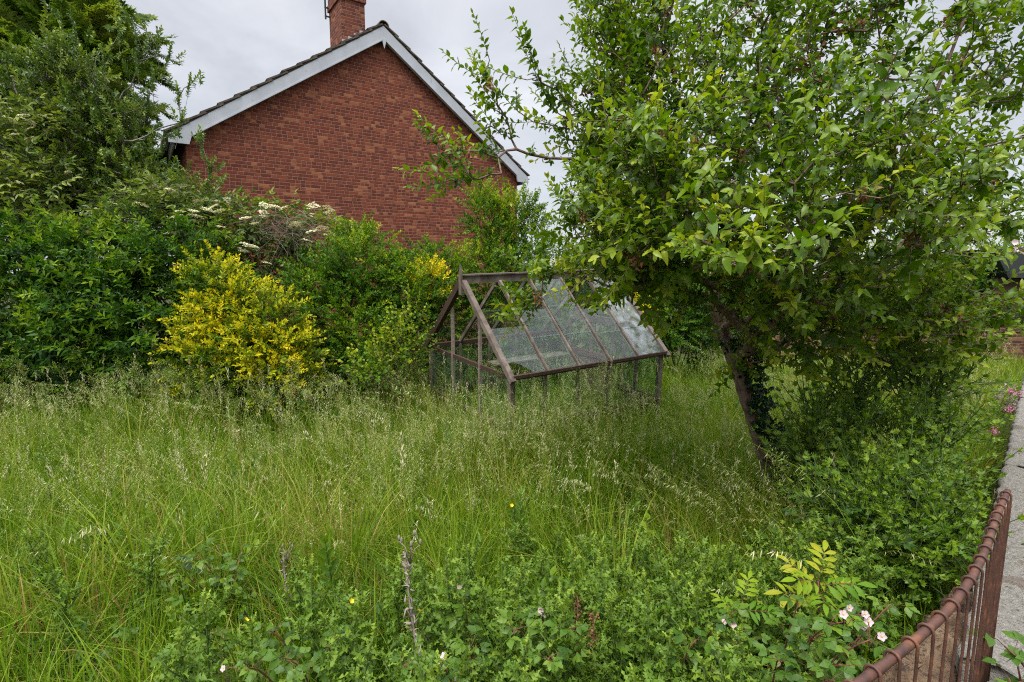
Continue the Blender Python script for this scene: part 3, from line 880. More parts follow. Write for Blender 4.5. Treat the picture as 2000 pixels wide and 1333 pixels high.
# ------------------------------------------------------------------ street wall, stone and railing at the camera
def rough_block(G, c, size, Mx, g, amp=.006, seg=(10, 4, 6), bev=.02):
    """A worn block: a subdivided box with rounded arrises and knocked corners."""
    nx, ny, nz = seg; v = []; idx = {}; F = []
    h = np.asarray(size) / 2

    def vid(i, j, k):
        key = (i, j, k)
        if key not in idx:
            q = np.array([2 * i / nx - 1, 2 * j / ny - 1, 2 * k / nz - 1.0]) * h
            r_ = np.clip(np.abs(q), 0, None); inner = h - bev
            ex = np.maximum(r_ - inner, 0); ln = np.linalg.norm(ex)
            if ln > bev: q = np.sign(q) * (np.minimum(r_, inner) + ex / ln * bev)
            q = q + np.array([math.sin(q[1] * 31 + q[2] * 23), math.sin(q[0] * 27 + q[2] * 17 + 2), math.sin(q[0] * 19 + q[1] * 29 + 1)]) * amp + g.normal(size=3) * amp * .5
            idx[key] = len(v); v.append(q)
        return idx[key]
    for a, b, c_, n1, n2, n3 in ((0, 1, 2, nx, ny, nz), (0, 2, 1, nx, nz, ny), (1, 2, 0, ny, nz, nx)):
        for i in range(n1):
            for j in range(n2):
                for s_ in (0, n3):
                    q = []
                    for ii, jj in ((i, j), (i + 1, j), (i + 1, j + 1), (i, j + 1)):
                        t = [0, 0, 0]; t[a] = ii; t[b] = jj; t[c_] = s_; q.append(vid(*t))
                    F.append(tuple(q))
    G.add(np.array(v) @ np.asarray(Mx).T + np.asarray(c), F)


def build_street_edge():
    g = np.random.default_rng(5)
    zt = .95; th = .30
    e0 = at_z(1940, 990, zt); e1 = at_z(2000, 740, zt)
    d = norm((e1 - e0) * [1, 1, 0]); side = np.array([d[1], -d[0], 0])
    st = e0 - d * 2.25; st[2] = 0
    root = empty('concrete_wall', (st[0], st[1], 0), 'rough grey concrete block wall leading away beyond the rusty railing', 'wall')
    org = np.array(root.location)
    Mx = np.stack([d, side, [0, 0, 1.0]], -1)
    j1 = np.dot((at_z(1962, 905, zt) - st) * [1, 1, 0], d); x = j1 - 2.5
    lens = [2.5, 2.6, 2.2]
    for L_ in lens:
        G = Geo()
        c = st + d * (x + L_ / 2) + side * (th / 2) + np.array([0, 0, zt - .21 + g.normal() * .004])
        rough_block(G, c - org, (L_ - .012, th, .42), Mx, g, .006, (90, 12, 16), .014)
        G.build('coping_block', M['concrete'], root, True); x += L_
    G = Geo(); tot = sum(lens)
    rough_block(G, st + d * (j1 - 2.5 + tot / 2) + side * (th / 2) + np.array([0, 0, .262]) - org, (tot, th - .012, .52), Mx, g, .003, (30, 3, 8), .01)
    G.build('wall_body', M['concrete'], root, True)
    # tan sandstone block on the garden side
    zs = .84
    a = at_z(1722, 1290, zs); b = at_z(1872, 1142, zs)
    d2 = norm((b - a) * [1, 1, 0]); s2 = np.array([d2[1], -d2[0], 0]); ln = np.linalg.norm(b - a) + .45
    c = (a + b) / 2 - d2 * .18 + s2 * .10 + np.array([0, 0, -.17])
    G = Geo(); rough_block(G, (0, 0, 0), (ln, .22, .38), np.stack([d2, s2, [0, 0, 1.0]], -1), g, .016, (26, 10, 12), .11)
    o = G.build('stone_block', M['sandstone'], None, True); o.location = c
    tag(o, 'rounded tan sandstone block lying behind the rusty railing', 'stone')
    G = Geo(); rough_block(G, (0, 0, 0), (ln * .9, .16, .5), np.stack([d2, s2, [0, 0, 1.0]], -1), g, .010, (16, 6, 8), .06)
    o2 = G.build('stone_footing', M['sandstone'], o, True); o2.location = (0, 0, -.42)
    # railing
    zr = 1.55
    px = [(1600, 1392), (1681, 1333), (1775, 1262), (1847, 1200), (1892, 1142), (1925, 1077), (1949, 1003), (1968, 960)]
    pts = np.array([at_z(x_, y_, zr) for x_, y_ in px])
    s_ = np.concatenate([[0], np.cumsum(np.linalg.norm(np.diff(pts, axis=0), axis=1))])
    uu = np.linspace(0, s_[-1], 40)
    fine = np.stack([np.interp(uu, s_, pts[:, k]) for k in range(3)], -1)
    for _ in range(6): fine[1:-1] = (fine[:-2] + 2 * fine[1:-1] + fine[2:]) / 4
    root = empty('iron_railing', (fine[20][0], fine[20][1], .3), 'rusty iron railing with rods looped over its top rail, in the lower right corner', 'railing')
    org = np.array(root.location)
    G = Geo(); G.tube(fine - org, .0082, 12); G.build('top_rail', M['rust'], root, True)
    G = Geo(); G.tube(fine - org + [0, 0, -.56], .006, 8); G.build('bottom_rail', M['rust'], root, True)
    tot = s_[-1]; n = 20
    for i in range(n):
        f = tot * (i + .35) / n
        c = np.array([np.interp(f, uu, fine[:, k]) for k in range(3)])
        t_ = np.array([np.interp(min(f + .02, tot), uu, fine[:, k]) - np.interp(max(f - .02, 0), uu, fine[:, k]) for k in range(3)]); t_ = norm(t_)
        out_ = np.array([t_[1], -t_[0], 0])
        r_ = .0118; thv = np.radians(np.linspace(-150, 95, 16))
        path = [c + out_ * r_ * math.sin(a_) * 1.0 + np.array([0, 0, r_ * math.cos(a_)]) for a_ in thv]
        path += [c + out_ * r_ * 1.05 + np.array([0, 0, -.05]) + t_ * g.normal() * .002, c + out_ * (r_ * 1.02) + t_ * g.normal() * .006 + np.array([0, 0, -.35]), c + out_ * r_ * .9 + t_ * g.normal() * .012 + np.array([0, 0, -.597])]
        G = Geo(); G.tube(np.array(path) - org, .0028, 7); G.build('looped_rod', M['rust'], root, True)


build_street_edge()


# ------------------------------------------------------------------ beyond the apple tree: garden wall, shed, lamp column
def build_far_garden():
    G = Geo(); a = at(1500, 700, 13.4)
    G.box((5.5, .12, .36), (11.0, .22, .76)); G.box((5.5, .12, .775), (11.05, .27, .07))
    o = G.build('garden_wall', m_brick('old_brown_brick', (.62, .9, .95)), None)
    o.location = (a[0], 13.4, 0); o.rotation_euler = (0, 0, R(-4)); tag(o, 'low old brown brick wall behind the apple tree, at the far end of the garden', 'wall')
    sh = empty('garden_shed', (at(1936, 500, 14.6)[0], 14.6, 0), 'black-roofed timber shed partly hidden at the right edge', 'shed', None, R(-6))
    G = Geo(); G.box((1.4, 1.0, 1.0), (2.4, 1.8, 2.0)); G.build('wall', M['dark_cedar'], sh)
    G = Geo(); G.prism(np.array([[-.02, -.1, 2.78], [.42, -.1, 2.02], [2.9, -.1, 2.02], [2.9, -.1, 2.95]]), (0, 0, 0), (0, 2.2, 0)); G.build('roof', M['black_metal'], sh)
    b = at(1829, 190, 20)
    G = Geo(); G.tube([(0, 0, 0), (0, 0, 3), (.02, 0, b[2] + .2)], [.075, .06, .035], 10)
    o = G.build('lamp_column', M['alu'], None, True); o.location = (b[0], 20, 0); tag(o, 'thin grey lamp column rising behind the right side of the apple tree', 'pole')


build_far_garden()
# ------------------------------------------------------------------ trees and shrubs at the back
root, _, _ = shrub('yew_tree', 'dark feathery conifer towering in the top left corner', 'tree',
      [(40, 60, 13.2, 2.3, 1.7, 2.3), (160, 120, 12.8, .85, 1.0, 1.3), (-80, 260, 13, 2.0, 1.5, 2.2), (150, 260, 13, 1.4, 1.2, 1.4), (180, 340, 12.6, 1.0, 1, 1.0)],
      SH['yew'], 2000, 'yew', 'grey_bark', (.9, 1.5), .35, (.40, .25), 11, None, (-11.5, 13.2), 8, .07, .2)


def tall_shrub():
    """Loose tall evergreen shrub with bare grey branches and upright leafy shoots at its tips."""
    g = np.random.default_rng(21)
    Y = 9.6
    bl = [(at(90, 240, Y), np.array([1.15, .8, .95])), (at(200, 260, Y), np.array([.85, .7, .95])), (at(150, 390, Y), np.array([1.4, .8, .8])), (at(265, 350, Y), np.array([.65, .6, .6])), (at(330, 400, Y), np.array([.75, .6, .6])), (at(395, 420, Y - .1), np.array([.45, .4, .4])), (at(40, 420, Y), np.array([.9, .7, .7])), (at(120, 160, Y), np.array([.8, .6, .7]))]
    root = empty('evergreen_shrub', (at(190, 700, Y)[0], Y, 0), 'tall grey-green evergreen shrub with pale bare branches and upright shoots, left of the brick gable', 'shrub')
    org = np.array(root.location)
    P, d, rr = blob_points(bl, 760, g, (.3, 1.0), .3)
    tips = [at(258, 45, Y - .1), at(236, 62, Y + .2), at(310, 78, Y), at(332, 112, Y + .1), at(300, 150, Y - .2), at(372, 165, Y), at(350, 190, Y - .1), at(205, 120, Y - .4), at(150, 70, Y - .4), at(290, 200, Y), at(355, 240, Y - .2), at(100, 95, Y - .5), at(395, 285, Y - .5), at(410, 330, Y - .5), at(60, 150, Y - .5), at(270, 120, Y)]
    T = np.concatenate([P, np.array(tips)])
    o0 = org
    trunk = [o0, o0 + [.0, 0, .8], o0 + [-.1, .05, 1.7], o0 + [-.05, 0, 2.6], o0 + [.15, .05, 3.3]]
    pos, par, chains, cnt = grow(trunk, T, g, .22, .2, .10)
    rad = .0068 * cnt ** .42
    Gl, Gs = Geo(), Geo(); SP, SA, SS, TS = [], [], [], []
    Gs.tube(pos[:5] - org, rad[:5], 7)
    for ch in chains:
        pp = pos[ch]; r_ = rad[ch].copy(); r_[0] = min(r_[0], r_[1] * 1.3)
        Gs.tube(pp - org, r_, 4, cap=False)
        e = pp[-1]; dr = norm(pp[-1] - pp[-2])
        istip = any(np.linalg.norm(e - t_) < .02 for t_ in tips)
        for k in range(3):
            SP.append(e + g.normal(size=3) * .13 * (0 if istip and k == 0 else 1)); SA.append(norm(dr * .5 + np.array([0, -.15, .5]) + g.normal(size=3) * .55)); SS.append(g.uniform(.8, 1.35)); TS.append(g.normal(.38, .22))
        if len(pp) > 3:
            for k in range(2):
                SP.append(pp[-2 - k]); SA.append(norm(dr + g.normal(size=3) * .6)); SS.append(g.uniform(.7, 1.1)); TS.append(g.normal(.2, .15))
        if istip:
            m = np.array(e); A = norm(dr * .4 + np.array([0, 0, 1.0]))
            scatter(Gl, Gs, SH['tallholly'], np.array([m - A * .45 - org]), A[None], np.array([[0, -1, .2]]), 1.0, .3, g)
    SP = np.array(SP) - org; SA = np.array(SA)
    scatter(Gl, Gs, SH['holly'], SP, SA, np.array([0, -.3, 1.0]) + g.normal(size=SP.shape) * .3, np.array(SS), np.array(TS), g)
    Gl.build('foliage', LM['holly'], root); Gs.build('branches', M['grey_bark'], root, True)


tall_shrub()

UMB = None


def umbel():
    g = np.random.default_rng(8); G = Geo()
    q = Tpl([(-.5, -.5, 0), (.5, -.5, 0), (.5, .5, 0), (-.5, .5, 0)], [(0, 1, 2, 3)])
    n = 70; rr = np.sqrt(g.random(n)) * .075; a = g.random(n) * 6.28
    P = np.stack([rr * np.cos(a), rr * np.sin(a), .02 - rr ** 2 * 3 + g.normal(size=n) * .004], -1)
    G.inst(q, frames(rand_dirs(n, g) * .5 + [1, 0, 0], np.array([[0, 0, 1.0]]) + g.normal(size=(n, 3)) * .3, g.uniform(.010, .019, n)), P, g.random(n))
    st = Tpl([(-.0012, 0, -.1), (.0012, 0, -.1), (0, .0015, -.1)], [(0, 1, 2)])
    return G


def add_umbels(root, org, spots, sc=(.8, 1.2), seed=1):
    global UMB
    g = np.random.default_rng(seed)
    if UMB is None: UMB = umbel().mesh('flower_head', LM['cream'])
    for p in spots:
        o = bpy.data.objects.new('flower_head', UMB); COL.objects.link(o); o.parent = root
        o.location = np.asarray(p) - org; o.rotation_euler = (g.normal() * .3 + .25, g.normal() * .3, g.random() * 6)
        s = g.uniform(*sc); o.scale = (s, s, s)


def flower_spots(bl, n, g, front=.5):
    out_ = []
    while len(out_) < n:
        c, r = bl[g.integers(len(bl))]
        d = rand_dirs(1, g)[0]
        if d[1] > .1 or d[2] < -.1: continue
        out_.append(c + d * r * 1.05)
    return out_


eb = [(255, 450, 8.5, .55, .45, .42), (150, 470, 8.5, .55, .45, .35), (360, 400, 9.0, .5, .4, .35), (420, 445, 9.2, 1.05, .6, .42), (540, 450, 9.3, .75, .5, .40), (300, 430, 9.1, .8, .6, .5), (620, 470, 9.4, .45, .4, .40), (480, 500, 9.2, .9, .5, .4), (590, 540, 9.4, .6, .4, .4)]
root, org, _ = shrub('elder_bush', 'elder bush with cream flower heads and a tangle of dead twigs against the brick gable', 'shrub', eb, SH['elder'], 2100, 'elder', 'grey_bark', (.75, 1.15), .35, (.3, .24), 31, None, None, 10, .03)
g_ = np.random.default_rng(4)
sp_ = [at(x, y, Y - .28) for x, y, Y in ((405, 412, 8.6), (418, 405, 8.6), (428, 414, 8.6), (352, 415, 8.6), (378, 414, 8.6), (382, 425, 8.6), (516, 402, 8.8), (535, 405, 8.8), (514, 416, 8.8), (555, 408, 8.9), (480, 428, 8.7), (498, 438, 8.7), (608, 400, 9.0), (612, 405, 9.0), (640, 408, 9.0), (645, 416, 9.0), (630, 448, 9.0), (610, 454, 9.0), (600, 472, 9.0), (575, 440, 8.9), (480, 480, 8.7), (474, 490, 8.7), (495, 483, 8.7), (432, 445, 8.6), (335, 458, 8.5), (345, 425, 8.5), (690, 450, 9.2), (640, 530, 9.0), (520, 515, 8.8), (560, 520, 8.9))]
add_umbels(root, org, sp_ + flower_spots([(at(b[0], b[1], b[2]), np.array(b[3:6])) for b in eb], 30, g_), (1.0, 1.5))
G = Geo()
cc = at(560, 445, 8.85)
for i in range(150):
    p0 = cc + g_.normal(size=3) * [.33, .10, .15]; d0 = norm(g_.normal(size=3) * [1, .4, .6] + [0, 0, -.1]); ln = g_.uniform(.2, .5)
    ts = np.linspace(0, 1, 6)[:, None]
    G.tube(p0 + d0 * ts * ln + np.array([0, 0, -.25]) * ts ** 2 * ln + g_.normal(size=3) * .12 * ts * (1 - ts) - org, .0035, 3, cap=False)
G.build('dead_twigs', M['dry_stem'], root, True)

lb = [(20, 290, 8.9, .65, .55, .55), (70, 250, 9.0, .45, .4, .35), (15, 400, 8.7, .7, .5, .55), (80, 370, 8.7, .6, .5, .5)]
root, org, _ = shrub('elder_bush', 'pale elder bush with fading yellowish flower heads at the left edge', 'shrub', lb, SH['elder'], 800, 'elder', 'grey_bark', (.8, 1.25), .35, (.5, .2), 32)
add_umbels(root, org, flower_spots([(at(b[0], b[1], b[2]), np.array(b[3:6])) for b in lb], 22, g_), (.8, 1.3), 2)

HG = 'dark leafy hedge shrubs on the left'
shrub('hedge_shrub', 'dark green hedge shrub at the left edge, below the fading elder', 'shrub', [(30, 640, 7.8, .85, .7, .95), (-60, 560, 7.9, .9, .7, 1.1), (60, 520, 8.0, .75, .6, .6), (-40, 700, 7.6, .9, .7, .8)], SH['ashy'], 1050, 'privet', 'green_stem', (.8, 1.3), .35, (.28, .2), 41, HG)
shrub('hedge_shrub', 'dark green hedge shrub in the middle of the left hedge, rising under the grey-green evergreen', 'shrub', [(190, 620, 7.8, .75, .7, .95), (150, 520, 8.1, .7, .6, .6), (230, 530, 8.1, .6, .6, .65), (150, 690, 7.6, .8, .6, .7)], SH['ashy'], 1050, 'privet', 'green_stem', (.8, 1.3), .35, (.30, .2), 42, HG)
shrub('hedge_shrub', 'dark green hedge shrub touching the left side of the golden shrub', 'shrub', [(310, 610, 7.9, .65, .6, .95), (330, 520, 8.2, .6, .5, .6), (290, 690, 7.6, .6, .55, .65), (400, 560, 8.3, .6, .5, .6)], SH['ashy'], 900, 'privet', 'green_stem', (.8, 1.3), .35, (.26, .2), 43, HG)
shrub('golden_shrub', 'golden yellow shrub standing out from the dark hedge', 'shrub', [(420, 550, 7.5, .24, .26, .26), (468, 585, 7.4, .30, .34, .28), (445, 640, 7.3, .42, .45, .40), (530, 640, 7.3, .33, .4, .32), (570, 685, 7.2, .28, .38, .29), (415, 700, 7.1, .38, .4, .38), (500, 700, 7.1, .50, .42, .40), (550, 740, 7.0, .38, .35, .28), (440, 760, 7.0, .48, .35, .28)], SH['gold'], 1600, 'gold', 'green_stem', (.7, 1.15), .35, (.03, .16), 44, None, None, 12, .012, .36)

shrub('green_shrub', 'bright green bush between the golden shrub and the greenhouse', 'shrub', [(715, 540, 8.5, .70, .6, .52), (680, 620, 8.3, .75, .6, .7), (790, 590, 8.5, .7, .6, .6), (720, 680, 8.0, .75, .6, .6), (700, 480, 8.8, .32, .3, .28), (620, 560, 8.5, .45, .4, .45)], SH['small'], 2500, 'green', 'green_stem', (.8, 1.25), .35, (.20, .2), 45, None, None, 12, .015, .22)
shrub('green_shrub', 'green hedge bush behind the greenhouse ridge, under the gable', 'shrub', [(870, 560, 9.3, .7, .6, .55), (950, 550, 9.4, .7, .6, .55), (870, 650, 9.0, .8, .6, .9), (1000, 640, 9.2, .8, .6, .9), (830, 520, 9.4, .4, .4, .3)], SH['small'], 1800, 'green', 'green_stem', (.8, 1.25), .3, (.25, .2), 46, None, None, 10, .015, .2)
shrub('green_shrub', 'green hedge bush behind the far end of the greenhouse, under the apple branches', 'shrub', [(1080, 540, 9.6, .7, .6, .6), (1180, 570, 9.7, .8, .6, .7), (1120, 650, 9.4, .9, .6, .9), (1290, 610, 9.8, .8, .6, .8), (1230, 500, 10.2, .7, .6, .6)], SH['small'], 1900, 'green', 'green_stem', (.8, 1.25), .3, (.2, .2), 47, None, None, 10, .015, .2)
shrub('slender_shrub', 'tall feathery yellow-green shrub against the lower right of the brick gable', 'shrub', [(955, 430, 9.9, .38, .35, .42), (975, 490, 9.8, .45, .4, .5), (1010, 420, 10.0, .35, .3, .4), (940, 395, 9.9, .22, .2, .25), (1040, 470, 10, .35, .3, .45)], SH['small'], 900, 'green', 'green_stem', (.7, 1.15), .8, (.42, .2), 48, None, None, 14, .012, .15)
for i, (x, y, Y, r_, lb_) in enumerate(((838, 545, 8.6, .22, 'small golden bush peeping out behind the greenhouse gable'), (1205, 585, 9.0, .26, 'small golden bush seen through the far end of the greenhouse roof'))):
    shrub('golden_bush', lb_, 'shrub', [(x, y, Y, r_, r_ * .9, r_ * .9), (x + 12, y + 25, Y, r_, r_, r_)], SH['gold'], 110, 'gold', 'green_stem', (.7, 1.0), .8, (.55, .2), 50 + i, None, None, 4, .01, .2)
shrub('climbing_vine', 'light green climbing plant with rounded leaves left of the greenhouse', 'climber', [(775, 690, 6.9, .30, .25, .36), (800, 640, 7.0, .20, .2, .35), (735, 730, 6.7, .32, .25, .26)], SH['vine'], 260, 'green', 'red_stem', (.7, 1.1), .7, (.45, .18), 55, None, None, 8, .006)
shrub('dark_shrub', 'dark green bush behind the far right corner of the greenhouse', 'shrub', [(1330, 620, 10.2, .85, .6, .8), (1400, 600, 10.6, .8, .6, .85), (1260, 640, 10.0, .6, .5, .6)], SH['privet'], 1100, 'privet', 'green_stem', (.9, 1.3), .5, (.3, .2), 56)

# growth at the end of the garden, behind the apple tree
for i, (x, lb_, leaf, tn, top) in enumerate(((1440, 'leafy far hedge bush behind the apple trunk', 'green', .2, 500), (1580, 'leafy far hedge bush behind the middle of the apple crown', 'privet', .45, 475), (1740, 'yellowish far bush behind the right of the apple crown', 'green', .40, 470), (1860, 'far bush above the old brown garden wall at the right', 'privet', .5, 455), (2020, 'far bush reaching the right edge behind the shed', 'green', .3, 440))):
    Y = 15.0 + (i % 2) * .6 + (3.2 if i == 4 else 0)
    shrub('far_bush', lb_, 'shrub', [(x, top + 70, Y, 1.25, .8, 1.0), (x - 45, 625, Y - .3, 1.1, .8, .8), (x + 50, 615, Y - .2, 1.1, .8, .9)], SH['small'] + SH['privet'], 800, leaf, 'green_stem', (1.3, 2.0), .5, (tn, .2), 60 + i, 'bushes along the end of the garden', None, 6, .02)
# ------------------------------------------------------------------ the apple tree
def build_apple():
    g = np.random.default_rng(77)
    base = at(1512, 1010, 4.55); base[2] = float(ground_z(base[0], base[1])) - .1
    root = empty('apple_tree', (base[0], base[1], float(ground_z(base[0], base[1]))), 'old apple tree with a leaning ivy-clad trunk and a wide leafy crown', 'tree')
    org = np.array(root.location)
    tk = [base, at(1497, 905, 4.55), at(1478, 840, 4.52), at(1455, 775, 4.5), at(1436, 705, 4.5), at(1408, 645, 4.48), at(1392, 585, 4.45), at(1405, 510, 4.45), at(1430, 420, 4.4), at(1450, 330, 4.4)]
    bl = [  # px, py, Y, rx, ry, rz, count
        (1400, 200, 4.6, 1.25, 1.3, 1.15, 185), (1640, 190, 4.5, 1.10, 1.3, 1.0, 112), (1480, 20, 4.4, 1.15, 1.1, .8, 84), (1220, 180, 4.5, .62, .8, .75, 85), (1220, 310, 4.4, .38, .6, .42, 40),
        (1230, 50, 4.6, .50, .6, .5, 42), (990, 250, 4.2, .18, .35, .20, 5), (1040, 170, 4.3, .22, .3, .25, 6), (900, 350, 4.0, .16, .2, .04, 4), (880, 285, 3.9, .12, .2, .03, 3), (965, 345, 4.0, .2, .3, .04, 3), (950, 150, 4.3, .10, .15, .25, 5),
        (1840, 290, 4.3, .75, .9, .60, 34), (1890, 390, 4.2, .75, .8, .38, 42), (1950, 120, 4.4, .5, .6, .35, 13), (1900, 30, 4.5, .6, .7, .35, 18),
        (1330, 400, 3.4, .55, .6, .45, 70), (1240, 460, 3.5, .45, .5, .35, 46), (1190, 430, 4.2, .42, .5, .36, 38), (1190, 400, 4.5, .28, .5, .3, 18),
        (1560, 440, 3.4, .75, .8, .55, 90), (1740, 480, 3.6, .75, .8, .50, 58), (1420, 560, 3.7, .45, .5, .25, 36), (1290, 550, 4.0, .38, .4, .18, 22), (1190, 545, 4.2, .26, .3, .12, 9), (1075, 530, 4.4, .16, .2, .10, 5), (1035, 588, 4.3, .13, .15, .07, 5),
        (1620, 570, 3.9, .6, .6, .3, 34), (1790, 590, 4.0, .6, .7, .28, 26), (1900, 590, 4.0, .4, .6, .2, 8), (1930, 440, 3.8, .35, .5, .2, 10),
        (1490, 505, 2.3, .20, .25, .06, 11), (1330, 330, 2.8, .25, .3, .22, 15), (1250, 290, 3.0, .22, .3, .25, 12), (1800, 400, 2.9, .35, .35, .25, 16), (1260, 480, 2.9, .28, .3, .12, 12), (1600, 370, 2.6, .3, .3, .2, 8), (1640, 300, 2.9, .4, .4, .35, 26), (1480, 180, 3.2, .45, .4, .4, 30),
        (1450, 690, 4.3, .10, .15, .22, 7), (1560, 680, 4.2, .35, .4, .2, 12), (1760, 680, 4.1, .45, .5, .2, 20), (1620, 640, 4.0, .5, .5, .22, 24), (1800, 640, 3.9, .4, .5, .2, 18), (1490, 640, 4.1, .3, .3, .2, 16)]
    T = []
    for px, py, Y, rx, ry, rz, n in bl:
        c = at(px, py, Y); k = 0
        while k < n:
            d = rand_dirs(1, g)[0] * g.random() ** .45
            q = c + d * [rx, ry, rz]
            if T and np.min(np.linalg.norm(np.array(T[-400:]) - q, axis=1)) < .06: 
                k += .2; continue
            T.append(q); k += 1
    T = np.array(T)
    pos, par, chains, cnt = grow(tk, T, g, .15, .22, .10, .12)
    rad = np.minimum(.0032 * cnt ** .42, .05)
    Gt, Gb, Gl, Gw = Geo(), Geo(), Geo(), Geo()
    # trunk with a flared, gnarled surface
    tp = pos[:len(tk)]; tr = np.maximum(rad[:len(tk)], [.08, .062, .056, .054, .052, .054, .048, .042, .035, .03]); tr = np.minimum(tr, .060); tr[0] = .09
    u = np.linspace(0, len(tk) - 1, 46); f = np.stack([np.interp(u, np.arange(len(tk)), tp[:, k]) for k in range(3)], -1); fr_ = np.interp(u, np.arange(len(tk)), tr)
    for _ in range(3): f[1:-1] = (f[:-2] + 2 * f[1:-1] + f[2:]) / 4
    n0 = len(Gt.v); Gt.tube(f - org, fr_, 14)
    v = Gt.v[-1]; nr = v - np.repeat(f - org, 14, 0); ph = v @ np.array([[40, 0, 13], [9, 38, -11], [0, 0, 0]])[:, :]
    v += nr * (.10 * np.sin(v[:, [2]] * 21 + np.arange(len(v))[:, None] % 14 * .9) + .12 * np.sin(v[:, [2]] * 7 + np.arange(len(v))[:, None] % 14 * 1.35) + .05 * g.normal(size=(len(v), 1)))
    Gt.build('trunk', M['bark'], root, True)
    SP, SA, SS, TS, QP, QA, QS, QT = [], [], [], [], [], [], [], []
    cc = at(1500, 250, 4.3)
    for ch in chains:
        pp = pos[ch]; r_ = rad[ch].copy(); r_[0] = min(r_[0], max(r_[1] * 1.25, .004))
        Gb.tube(pp - org, r_, 5 if r_[1] < .012 else 8, cap=False)
        e = pp[-1]; dr = norm(pp[-1] - pp[-2])
        outw = norm((e - cc) * [1, 1, .6])
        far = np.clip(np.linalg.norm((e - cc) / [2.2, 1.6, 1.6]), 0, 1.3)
        for k in range(2 if g.random() < .6 else 1):
            SP.append(pp[-1] if k == 0 else pp[-2]); SA.append(norm(dr * .7 + outw * .35 + np.array([0, 0, .45 if g.random() < .7 else -.2]) + g.normal(size=3) * .3))
            SS.append(g.uniform(.75, 1.2)); TS.append(g.normal(.33, .16) + .05 * (e[2] < 2.3) + .16 * (far - .6) + (.2 if g.random() < .12 else 0))  # low leaves get a lighter tone, painting light into the shaded underside
        for k in range(1, len(pp) - 1):
            if r_[k] < .02 and g.random() < .85:
                QP.append(pp[k]); QA.append(norm(g.normal(size=3) + [0, 0, .5])); QS.append(g.uniform(.75, 1.15)); QT.append(g.normal(.24, .13) + .06 * (pp[k][2] < 2.3))  # low spur leaves lightened too, as if lit beneath the canopy
        if g.random() < .16:
            n = 14; P = e - dr * g.uniform(.02, .2) + g.normal(size=(n, 3)) * .022
            Gw.inst(leafN([.25, .35, .2], .9, .8, 0, .5), frames(rand_dirs(n, g), rand_dirs(n, g), g.uniform(.018, .034, n)), P - org, g.random(n))
    SP = np.array(SP); SA = np.array(SA); QP = np.array(QP); QA = np.array(QA)
    scatter(Gl, Gb, SH['apple'], SP - org, SA, np.array([0, -.15, 1.0]) + g.normal(size=SP.shape) * .3, np.array(SS), np.array(TS), g)
    scatter(Gl, Gb, SH['applespur'], QP - org, QA, np.array([0, -.15, 1.0]) + g.normal(size=QP.shape) * .3, np.array(QS), np.array(QT), g)
    Gb.build('branches', M['bark'], root, True); Gl.build('crown', LM['apple'], root, True); Gw.build('withered_blossom', LM['withered'], root, True)
    # ivy up the trunk
    iv = empty('ivy', tuple(at(1500, 900, 4.4) * [1, 1, 0]), 'dark ivy climbing the right side of the apple trunk', 'climber')
    io = np.array(iv.location); Gi, Gs = Geo(), Geo(); P, A = [], []
    for s in range(6):
        a = .2 + s * .35; pts = []
        for q in range(18):
            i = int(2 + q * 1.35); c = f[i]; rr = fr_[i] * 1.12 + .006; th = a + .4 * math.sin(q * .5 + s) + q * .03
            pts.append(c + rr * np.array([math.cos(th - .9), -math.sin(th - .2) * .9, 0]))
        Gs.tube(np.array(pts) - io, .006, 4, cap=False)
        for q in range(17):
            for k in range(9):
                x = pts[q] + (pts[q + 1] - pts[q]) * g.random(); nrm_ = norm((x - f[int(2 + q * 1.35)]) * [1, 1, .1])
                lift = g.random() ** 1.5 * .11 * (1 if q > 2 else .5)
                P.append(x + nrm_ * lift + g.normal(size=3) * .02 + [lift * .35, 0, 0]); A.append(norm(nrm_ * .3 + np.array([0, 0, -.7]) + g.normal(size=3) * .5))
    P = np.array(P); A = np.array(A)
    Gi.inst(T_lobed, frames(A, np.array([.4, -1, .5]) + g.normal(size=P.shape) * .35, g.uniform(.035, .065, len(P))), P - io, g.normal(.35, .25, len(P)))
    Gs.build('vines', M['red_stem'], iv, True); Gi.build('foliage', LM['ivy'], iv)
    # one sprig of late blossom at the right edge
    bp = at(1985, 487, 2.6); G = Geo()
    pet = leafN([.42, .5, .4], .2, -.3, 0)
    for k in range(6):
        c = bp + g.normal(size=3) * .016
        nx = norm(np.array([-.3, -1, .3]) + g.normal(size=3) * .4); tx = norm(np.cross(nx, [0, 0, 1.0])); ty = np.cross(nx, tx)
        sc_ = .017 if k < 2 else .009
        for j in range(5):
            a_ = j * 1.2566; ax = tx * math.cos(a_) + ty * math.sin(a_) + nx * (.2 if k < 2 else 1.2)
            G.inst(pet, frames(ax[None], nx[None], sc_), c - org, .2 + .3 * g.random())
    G.build('blossom', LM['petal'], root, True)
    G = Geo(); ts = np.linspace(0, 1, 8)[:, None]; s0 = at(2060, 420, 2.75)
    G.tube((s0 * (1 - ts) + bp * ts + np.array([0, 0, -.06]) * np.sin(ts * 3.14)) - org, np.linspace(.006, .002, 8), 5); G.build('blossom_twig', M['bark'], root, True)


build_apple()


